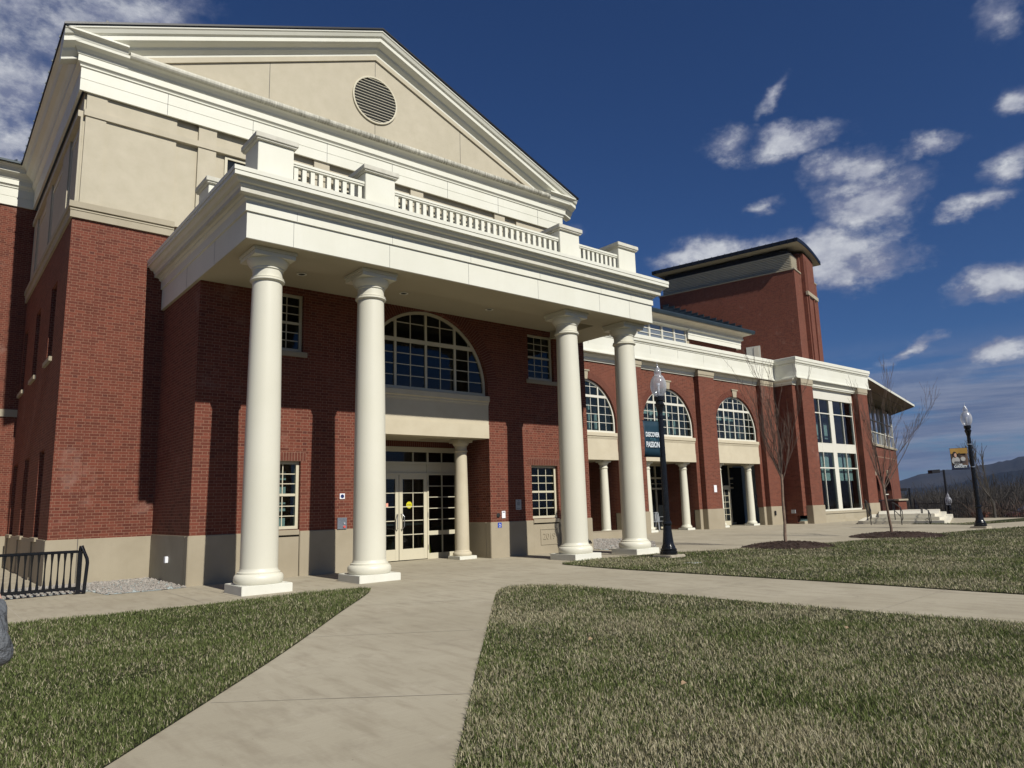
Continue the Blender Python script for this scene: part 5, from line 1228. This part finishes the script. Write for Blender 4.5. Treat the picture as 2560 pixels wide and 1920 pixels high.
s = plate('notice', 30.95, 31.18, 1.85, 2.20, AY-.302, 'sign_white', 'white notice on the middle brick pilaster of the arcade', 'sign')
s = plate('notice', 36.0, 36.1, 1.5, 1.75, AY+.6, 'sign_grey', 'small pale notice beside the arcade door', 'sign')
tag(MB().box(37.40, 37.447, 21.2, 21.45, .62, .82).build('outlet_box', 'sign_grey', bevel=.01), 'grey outlet box low on the shaded pavilion side wall', 'outlet box')
tag(MB().box(36.2, 36.32, AY-.42, AY-.345, .55, .80).build('wall_light', 'rubber', bevel=.02), 'small black fitting on the pilaster base behind the first young tree', 'wall light')
# hook on the third column
s = empty('column_fitting', (13.72, 13.62, .5), 'black door stop shaped fitting low on the third column', 'fitting')
o = MB(); o.tube([(13.68, 13.615, .34), (13.67, 13.60, .42), (13.70, 13.55, .50), (13.73, 13.56, .44)], .028, 8); o.tube([(13.66, 13.63, .55), (13.67, 13.57, .47)], .035, 8); o.build('hook', 'rubber', s)
# door stickers and things seen through the doors
s = plate('door_sticker', XC-.48, XC-.33, 1.50, 1.62, DY+.043, 'pink_sheet', 'small pink paper sheet taped inside the left door', 'notice', .002)
o = MB().lathe([(0, 0), (.095, 0), (.095, .003), (0, .003)], (0, 0, 0), 32).build('door_sticker', 'yellow'); o.rotation_euler = (R(90), 0, 0); o.location = (XC+.34, DY+.043, 1.56); tag(o, 'round yellow green sticker on the right door', 'sticker')
text('PUSH', .055, (XC+.34, DY+.038, 1.56), 'text_dark', 'lettering', None, ext=.001); q = bpy.data.objects['lettering'] if False else None
for o_ in list(bpy.data.objects):
    if o_.name.startswith('lettering') and o_.parent is None:
        o_.parent = o; o_.matrix_parent_inverse = (Matrix.Translation((XC+.34, DY+.043, 1.56)) @ Matrix.Rotation(R(90), 4, 'X')).inverted()
s = empty('wet_floor_sign', (11.55, DY+.4, .06), 'yellow folding floor sign standing inside the glass, right of the doors', 'floor sign')
for dy in (-1, 1):
    m = MB(); m.add([(11.42, DY+.4+dy*.16, .06), (11.66, DY+.4+dy*.16, .06), (11.60, DY+.4+dy*.02, .68), (11.48, DY+.4+dy*.02, .68), (11.42, DY+.4+dy*.175, .06), (11.66, DY+.4+dy*.175, .06), (11.60, DY+.4+dy*.035, .68), (11.48, DY+.4+dy*.035, .68)], [(0, 1, 2, 3), (4, 7, 6, 5), (0, 4, 5, 1), (1, 5, 6, 2), (2, 6, 7, 3), (3, 7, 4, 0)]); m.build('panel', 'yellow', s)
s = empty('litter_bin', (11.0, DY+1.3, .05), 'domed steel litter bin seen through the right door', 'litter bin')
MB().lathe([(0, 0), (.2, 0), (.2, .5), (.26, .52), (.26, .57), (.2, .62), (.1, .70), (0, .72)], (11.0, DY+1.3, .05), 24).build('bin_body', 'steel', s)
# lobby behind the doors
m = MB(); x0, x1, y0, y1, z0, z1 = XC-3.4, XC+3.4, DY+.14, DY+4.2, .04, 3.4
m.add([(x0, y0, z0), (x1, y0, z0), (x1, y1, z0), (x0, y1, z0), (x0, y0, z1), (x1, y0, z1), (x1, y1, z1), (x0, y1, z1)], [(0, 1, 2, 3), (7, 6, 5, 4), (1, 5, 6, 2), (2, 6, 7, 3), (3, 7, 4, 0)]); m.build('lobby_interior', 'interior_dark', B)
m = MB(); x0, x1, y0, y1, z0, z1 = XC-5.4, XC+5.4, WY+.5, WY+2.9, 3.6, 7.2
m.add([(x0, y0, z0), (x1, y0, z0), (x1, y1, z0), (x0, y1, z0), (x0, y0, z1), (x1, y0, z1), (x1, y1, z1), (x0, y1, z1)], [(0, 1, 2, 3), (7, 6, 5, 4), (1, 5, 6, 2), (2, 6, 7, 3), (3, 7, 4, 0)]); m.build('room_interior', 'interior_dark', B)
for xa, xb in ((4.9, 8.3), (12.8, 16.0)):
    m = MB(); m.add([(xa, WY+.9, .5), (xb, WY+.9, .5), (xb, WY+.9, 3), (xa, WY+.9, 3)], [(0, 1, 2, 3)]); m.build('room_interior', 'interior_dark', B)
# metal chairs in the arcade
def chair(x, y, rz, label):
    t = empty('cafe_chair', (x, y, .06), label, 'chair', 'grey metal chairs under the arcade'); T = Matrix.Translation((x, y, .06)) @ Matrix.Rotation(rz, 4, 'Z')
    MB(T).box(-.22, .22, -.22, .22, .43, .455).build('seat', 'sign_grey', t, bevel=.01)
    m = MB(T)
    for k in range(5): m.box(-.19+k*.09, -.17+k*.09, .20, .22, .46, .86)
    m.tube([(-.22, .21, .44), (-.22, .23, .80), (-.16, .23, .88), (.16, .23, .88), (.22, .23, .80), (.22, .21, .44)], .012, 6); m.build('backrest', 'sign_grey', t)
    for a in (-1, 1):
        MB(T).tube([(a*.22, .1, .66), (a*.24, -.2, .66), (a*.22, -.22, .44)], .012, 6).build('armrest', 'sign_grey', t)
        for b in (-1, 1): MB(T).tube([(a*.2, b*.2, .44), (a*.23, b*.23, 0)], .012, 6).build('leg', 'sign_grey', t)
for x, y, r_, lb in ((22.2, 23.3, .5, 'grey metal chair behind the fourth column, left bay of the arcade'), (27.9, 23.2, 2.2, 'grey metal chair in the middle arcade bay, just right of the lamp post'), (28.8, 23.5, .3, 'grey metal chair in the middle arcade bay near its right small column'), (27.2, 23.6, -.6, 'grey metal chair in the middle arcade bay, left of the lamp post')): chair(x, y, r_, lb)
# dry leaves and litter on the lawn
rr = random.Random(9)
lvs = []
for i, (x, y, lb) in enumerate(((5.6, 5.6, 'curled dry leaf in the grass, farthest up the lawn near the path corner'), (4.75, 3.75, 'curled dry leaf low in the middle of the near lawn'), (7.9, 4.0, 'curled dry leaf toward the right of the near lawn'))):
    m = MB(); s = .035; m.add([(x-s, y, .05), (x, y-s*.5, .06), (x+s, y, .052), (x+s*.3, y+s*.6, .075), (x-s*.4, y+s*.5, .07)], [(0, 1, 4), (1, 3, 4), (1, 2, 3)]); tag(m.build('dry_leaf', 'leaf_dry'), lb, 'leaf', 'dry leaves on the lawn')

# ================================================================== PERSON at the left edge
def skin_mesh(name, chain_list, mat, parent=None, sub=2):
    """chain_list: list of (points [(x,y,z,r)...], link index of the first point or None)"""
    vs, es, rs, ids = [], [], [], []
    for pts, link in chain_list:
        prev = ids[link[0]][link[1]] if link else None; row = []
        for p in pts:
            vs.append(p[:3]); rs.append(p[3]); k = len(vs)-1
            if prev is not None: es.append((prev, k))
            prev = k; row.append(k)
        ids.append(row)
    me = bpy.data.meshes.new(name); me.from_pydata(vs, es, []); o = bpy.data.objects.new(name, me); col.objects.link(o)
    sk = o.modifiers.new('skin', 'SKIN'); sk.use_smooth_shade = True
    for i, d in enumerate(me.skin_vertices[0].data):
        d.radius = (rs[i] if not hasattr(rs[i], '__len__') else rs[i][0], rs[i] if not hasattr(rs[i], '__len__') else rs[i][1]); d.use_root = (i == 0)
    ss = o.modifiers.new('sub', 'SUBSURF'); ss.levels = sub; ss.render_levels = sub
    bpy.context.view_layer.update()
    m2 = bpy.data.meshes.new_from_object(o.evaluated_get(bpy.context.evaluated_depsgraph_get())); bpy.data.objects.remove(o)
    m2.materials.clear(); m2.materials.append(MATS[mat]); m2.name = name
    for p in m2.polygons: p.use_smooth = True
    return lk(bpy.data.objects.new(name, m2), parent)
px, py = -.075, 3.66      # standing just outside the left edge, facing the building, elbow out
hd = (px+.02, py+.05)
sR = (px+.19, py, 1.43); eR = (px+.395, py-.02, .905); wR = (px+.385, py+.27, 1.11)
sL = (px-.19, py, 1.43); eL = (px-.30, py+.02, 1.13); wL = (px-.16, py+.26, 1.22)
ch = [([(px, py, .98, .13), (px, py, 1.12, .12), (px, py, 1.30, .14), (px, py, 1.42, .12), (px, py+.01, 1.50, .058), (px, py+.02, 1.56, .058), (px, py+.035, 1.63, .085), (px, py+.035, 1.71, .092), (px, py+.025, 1.77, .06)], None)]
ch.append(([(*sR, .06), (*eR, .042), (*wR, .028)], (0, 3))); ch.append(([(*sL, .06), (*eL, .042), (*wL, .028)], (0, 3)))
for s in (-1, 1): ch.append(([(px+s*.09, py, .90, .095), (px+s*.10, py+.01, .50, .058), (px+s*.105, py-.01, .12, .042), (px+s*.105, py+.10, .06, .035)], (0, 0)))
for w_, idx in ((wR, 1), (wL, 2)):
    wv_ = Vector(w_); s = 1 if idx == 1 else -1
    ch.append(([(*(wv_+Vector((-.02*s, .06, .03))), .032), (*(wv_+Vector((-.03*s, .09, .05))), .030)], (idx, 2))); pid = len(ch)-1
    for k, (fx, L_) in enumerate(((-.026, .065), (-.009, .075), (.009, .07), (.025, .055))):
        b_ = wv_+Vector((-.03*s+fx, .10, .05)); ch.append(([(*(b_+Vector((0, L_*.4, .012))), .009), (*(b_+Vector((0, L_*.75, -.005))), .008), (*(b_+Vector((0, L_*.9, -.025))), .007)], (pid, 1)))
    ch.append(([(*(wv_+Vector((-.055*s, .075, .055))), .011), (*(wv_+Vector((-.06*s, .105, .062))), .009)], (pid, 0)))
body = skin_mesh('person', ch, 'skin'); tag(body, 'person in a grey puffy jacket at the left edge, only the bent elbow showing', 'person')
# nose, ears are part of the head shape: small child pieces of hair and clothing follow
def puff(a, b, r0, r1, n, bulge=.012):
    a, b = Vector(a), Vector(b); out = []
    for i in range(n): t = i/(n-1); q = a.lerp(b, t); out.append((q.x, q.y, q.z, r0+(r1-r0)*t+(bulge if i % 2 else -bulge*.4)))
    return out
jk = [([(px, py, .86, .17), (px, py, .95, .185), (px, py, 1.05, .165), (px, py, 1.15, .18), (px, py, 1.25, .172), (px, py, 1.35, .175), (px, py, 1.43, .14), (px, py+.01, 1.50, .085), (px, py+.01, 1.55, .075)], None),
      (puff((px+.18, py, 1.42), (px+.335, py-.015, 1.04), .080, .062, 5)+[(px+.37, py-.018, .965, .064), (*eR, .062)], (0, 6)), (puff((eR[0]-.03, eR[1]+.05, eR[2]+.02), wR, .058, .045, 4), (1, 6)),
      (puff((px-.18, py, 1.42), (px-.28, py+.01, 1.18), .088, .075, 4)+[(*eL, .072)], (0, 6)), (puff((eL[0]+.03, eL[1]+.05, eL[2]+.02), wL, .068, .05, 4), (3, 4))]
skin_mesh('jacket', jk, 'jacket_grey', body)
skin_mesh('trousers', [([(px, py, .95, .15), (px, py, .88, .15)], None)]+[([(px+s*.09, py, .80, .105), (px+s*.10, py+.01, .50, .078), (px+s*.105, py-.005, .10, .062)], (0, 1)) for s in (-1, 1)], 'trouser_dark', body)
for s in (-1, 1): skin_mesh('shoe', [([(px+s*.105, py-.05, .05, .045), (px+s*.105, py+.05, .05, .045), (px+s*.11, py+.17, .04, .035)], None)], 'rubber', body)
skin_mesh('hair', [([(px, py+.0, 1.62, .075), (px, py+.012, 1.70, .102), (px, py+.02, 1.765, .085), (px, py+.03, 1.80, .04)], None)], 'hair_dark', body)
hf = MB(); hf.lathe([(0, .03), (.012, .02), (.016, 0), (.010, -.012), (0, -.014)], (px, py+.135, 1.665), 10); hf.build('nose', 'skin', body)

# ================================================================== BACKGROUND
# parked car at the far right
t = empty('parked_car', (58, 16.1, -2.3), 'dark red parked car half hidden behind the bare bushes at far right', 'car')
T = Matrix.Translation((52.6, 14.2, -.62)) @ Matrix.Rotation(R(8), 4, 'Z')
T = Matrix.Translation((56.5, 15.0, -.75)) @ Matrix.Rotation(R(-62), 4, 'Z')
t.location = (56.5, 15.0, -.75)
secs = [(-2.2, .45, .62, .72), (-2.05, .30, .80, .86), (-1.2, .25, .92, .9), (-.2, .25, .95, .9), (1.0, .25, .95, .9), (1.9, .28, .90, .86), (2.15, .40, .78, .75)]
vs = []
for x, za, zb_, hw in secs: vs += [(x, -hw, za), (x, -hw, zb_*.75), (x, -hw*.9, zb_), (x, hw*.9, zb_), (x, hw, zb_*.75), (x, hw, za)]
m = MB(T); m.add(vs, [(i*6+k, i*6+(k+1) % 6, (i+1)*6+(k+1) % 6, (i+1)*6+k) for i in range(6) for k in range(6)]+[tuple(range(6)), tuple(36+k for k in range(6))], True); m.build('body', 'red_paint', t)
m = MB(T); vs = []
for x, z, hw in ((-1.3, .9, .82), (-.6, 1.38, .66), (.9, 1.42, .66), (1.7, .92, .82)): vs += [(x, -hw, z), (x, hw, z)]
m.add(vs+[(-.6, -.82, .9), (-.6, .82, .9), (.9, -.82, .9), (.9, .82, .9)], [(0, 1, 3, 2), (4, 5, 7, 6), (0, 2, 8), (2, 4, 10, 8), (4, 6, 10), (1, 9, 3), (3, 9, 11, 5), (5, 11, 7)]); m.build('windows', 'glass_opaque', t)
MB(T).box(-.62, .92, -.66, .66, 1.38, 1.43).build('roof', 'red_paint', t, bevel=.03)
for x in (-1.4, 1.35):
    for s in (-1, 1):
        w_ = MB(); w_.lathe([(.0, -.1), (.31, -.1), (.33, -.08), (.33, .08), (.31, .1), (0, .1)], (0, 0, 0), 24); w_.v = [tuple(T @ Vector((a+x, c_+s*.8, b+.33))) for a, b, c_ in w_.v]; wo2 = w_.build('wheel', 'rubber', t)
for s in (-1, 1): MB(T).box(-2.2, -2.1, s*.6-.15, s*.6+.15, .6, .72).build('headlight', 'sign_white', t)

# woods: four trees modelled once, then copied
def bare_tree(name, H, seed, spread=.42):
    rr = random.Random(seed); t = empty(name, (0, 0, 0), 'x', 'tree', 'bare winter trees of the wood beyond the building')
    tk = MB(); top = Vector((rr.gauss(0, .3), rr.gauss(0, .3), H*.34)); tk.tube([(0, 0, -.3), (top.x*.4, top.y*.4, H*.17), top], [H*.018, H*.013, H*.010], 7); tk.build('trunk', 'grey_bark', t)
    c = MB()
    for k in range(4): d = Vector((rr.gauss(0, .5), rr.gauss(0, .5), 1)).normalized(); grow(c, top-Vector((0, 0, H*.03*k)), d, H*.21, H*.007, 3, rr, spread, .5, 4, (2, 3), H*.0013, True, .74)
    c.build('crown', 'grey_bark', t, recalc=False); return t
protos = [bare_tree('bare_tree', 10.5, 31+i) for i in range(4)]
rr = random.Random(77); used = [False]*4
lab = {0: 'tallest bare tree, rising behind the far right lamp post', 1: 'slender bare tree left of the far right lamp post'}
spots = [(46.6, 14.55, -1.2, .60, 0), (52.0, 17.2, -2.0, .42, 1)]
for i in range(74):
    az = R(rr.uniform(67.2, 79)); d = rr.uniform(68, 150); el = .30+.85*min(1, max(0, (math.degrees(az)-67)/8.5))+rr.uniform(-.25, .12); spots.append((d*math.sin(az), d*math.cos(az), -4.8, (1.45+d*math.tan(R(el))+4.8)/10.9, 2+i))
for i, (x, y, z, sc, k) in enumerate(spots):
    p = protos[i % 4]
    if not used[i % 4]: o = p; used[i % 4] = True
    else: o = copy_tree(p)
    o.location = (x, y, z); o.scale = (sc, sc, sc*rr.uniform(.92, 1.08)); o.rotation_euler[2] = rr.uniform(0, 6.28)
    if i in lab: o['label'] = lab[i]; o['group'] = 'bare trees near the far lamp post'
    else: o['label'] = 'leafless grey brown tree in the dark wood below the hill'; o['group'] = 'bare winter trees of the wood beyond the building'
for p in protos:
    for k in kids(p): k.matrix_parent_inverse = Matrix.Identity(4)
for o in bpy.data.objects:
    if o.parent and o.parent.name.startswith('bare_tree'): o.matrix_parent_inverse = Matrix.Identity(4)
# tangled undergrowth and the far edge of the wood
m = MB(); rr = random.Random(4)
for i in range(5200):
    az = R(rr.uniform(66.5, 80)); d = rr.uniform(75, 190); x, y = d*math.sin(az), d*math.cos(az); h = rr.uniform(.5, .92)*(6.25+d*math.tan(R(.25+.8*min(1, max(0, (math.degrees(az)-67)/8.5))))); z = -5
    q = Vector((x, y, z)); e = Vector((rr.gauss(0, .35), rr.gauss(0, .35), 1)).normalized(); w_ = .02+.02*rr.random()+d*.00012
    m.bar(q, q+e*h, w_)
    for k in range(4): a = q+e*h*rr.uniform(.4, .95); f_ = (e+Vector((rr.gauss(0, .6), rr.gauss(0, .6), .3))).normalized(); m.bar(a, a+f_*h*rr.uniform(.2, .45), w_*.55)
tag(m.build('undergrowth', 'grey_bark', recalc=False), 'tangle of bare undergrowth at the foot of the wood', 'undergrowth', kind='stuff')
m = MB()
for i in range(900):
    az = R(rr.uniform(71.5, 80)); d = rr.uniform(52, 66); x, y = d*math.sin(az), d*math.cos(az); q = Vector((x, y, terr(x, y)))
    for k in range(5): e = Vector((rr.gauss(0, .5), rr.gauss(0, .5), 1)).normalized(); a = q+e*rr.uniform(.3, 1.0); m.bar(q, a, .018); m.bar(a, a+(e+Vector((rr.gauss(0, .7), rr.gauss(0, .7), 0))).normalized()*rr.uniform(.3, 1.1), .011)
tag(m.build('bare_shrubs', 'twig', recalc=False), 'tan bare shrubs in front of the parked car', 'shrubs', kind='stuff')
# mulch mound right of the fence
m = MB(); vs = []
for i in range(13):
    for j in range(9): u, v_ = i/12, j/8; x = 45+u*5; y = 9.2+v_*4; vs.append((x, y, -.02+.42*math.sin(math.pi*u)*math.sin(math.pi*v_)))
m.add(vs, [(i*9+j, (i+1)*9+j, (i+1)*9+j+1, i*9+j+1) for i in range(12) for j in range(8)], True); tag(m.build('planting_mound', 'mulch'), 'long low mulch mound behind the far lamp post', 'mulch bed')
# hills
def ridge(name, pts, dist, mat, depth=900, seed=1):
    rr = np.random.default_rng(seed); A = np.linspace(pts[0][0], pts[-1][0], 420); E = np.interp(A, [p[0] for p in pts], [p[1] for p in pts])
    h = dist*np.tan(np.radians(E))+1.45; f = sum(np.sin(A*k*2.1+k)*(1.6/k**1.0) for k in range(1, 24))*.4+rr.normal(0, 1.0, len(A)); vs = []; rows = [(1-depth/dist, -.0), (1-.55*depth/dist, .35), (1-.2*depth/dist, .8), (1, 1), (1+.5*depth/dist, .8)]
    for k, (s, hh) in enumerate(rows):
        for i, a in enumerate(A): vs.append((dist*s*math.sin(R(a)), dist*s*math.cos(R(a)), -6+(h[i]+6+f[i]*(1 if k == 3 else .5)*dist/2500)*hh))
    n = len(A); m = MB(); m.add(vs, [(k*n+i, k*n+i+1, (k+1)*n+i+1, (k+1)*n+i) for k in range(len(rows)-1) for i in range(n-1)], True)
    return tag(m.build(name, mat, recalc=False), kind='structure')
ridge('hills', [(40, .2), (60, .3), (65, .62), (67.2, .95), (68.7, 1.36), (69.9, 1.56), (71.5, 1.70), (72.9, 1.88), (73.8, 2.08), (74.7, 2.25), (78, 2.9), (85, 3.3), (100, 2.6), (130, 1.6)], 2600, 'hill_woods')
ridge('hills', [(40, .1), (64, .5), (67.3, .45), (69, .42), (70.5, .60), (72, 1.0), (73.3, 1.3), (74.7, 1.4), (80, 1.6), (100, 1.0)], 1800, 'hill_dark', 600, 3)
S.cycles.use_adaptive_sampling = True

# ------------------------------------------------------------------ haze
hz = bpy.data.materials.new('haze'); hz.use_nodes = True; hz.node_tree.nodes.clear(); n = NT(hz.node_tree)
pv_ = n.node('ShaderNodeVolumePrincipled'); pv_.inputs['Color'].default_value = (.35, .56, 1, 1); pv_.inputs['Density'].default_value = .00006; pv_.inputs['Anisotropy'].default_value = .2
oo = n.node('ShaderNodeOutputMaterial'); n.l.new(pv_.outputs[0], oo.inputs['Volume']); MATS['haze'] = hz
tag(MB().box(-5500, 6500, -5500, 6500, -9, 128).build('haze', 'haze'), kind='stuff')
S.cycles.volume_bounces = 0
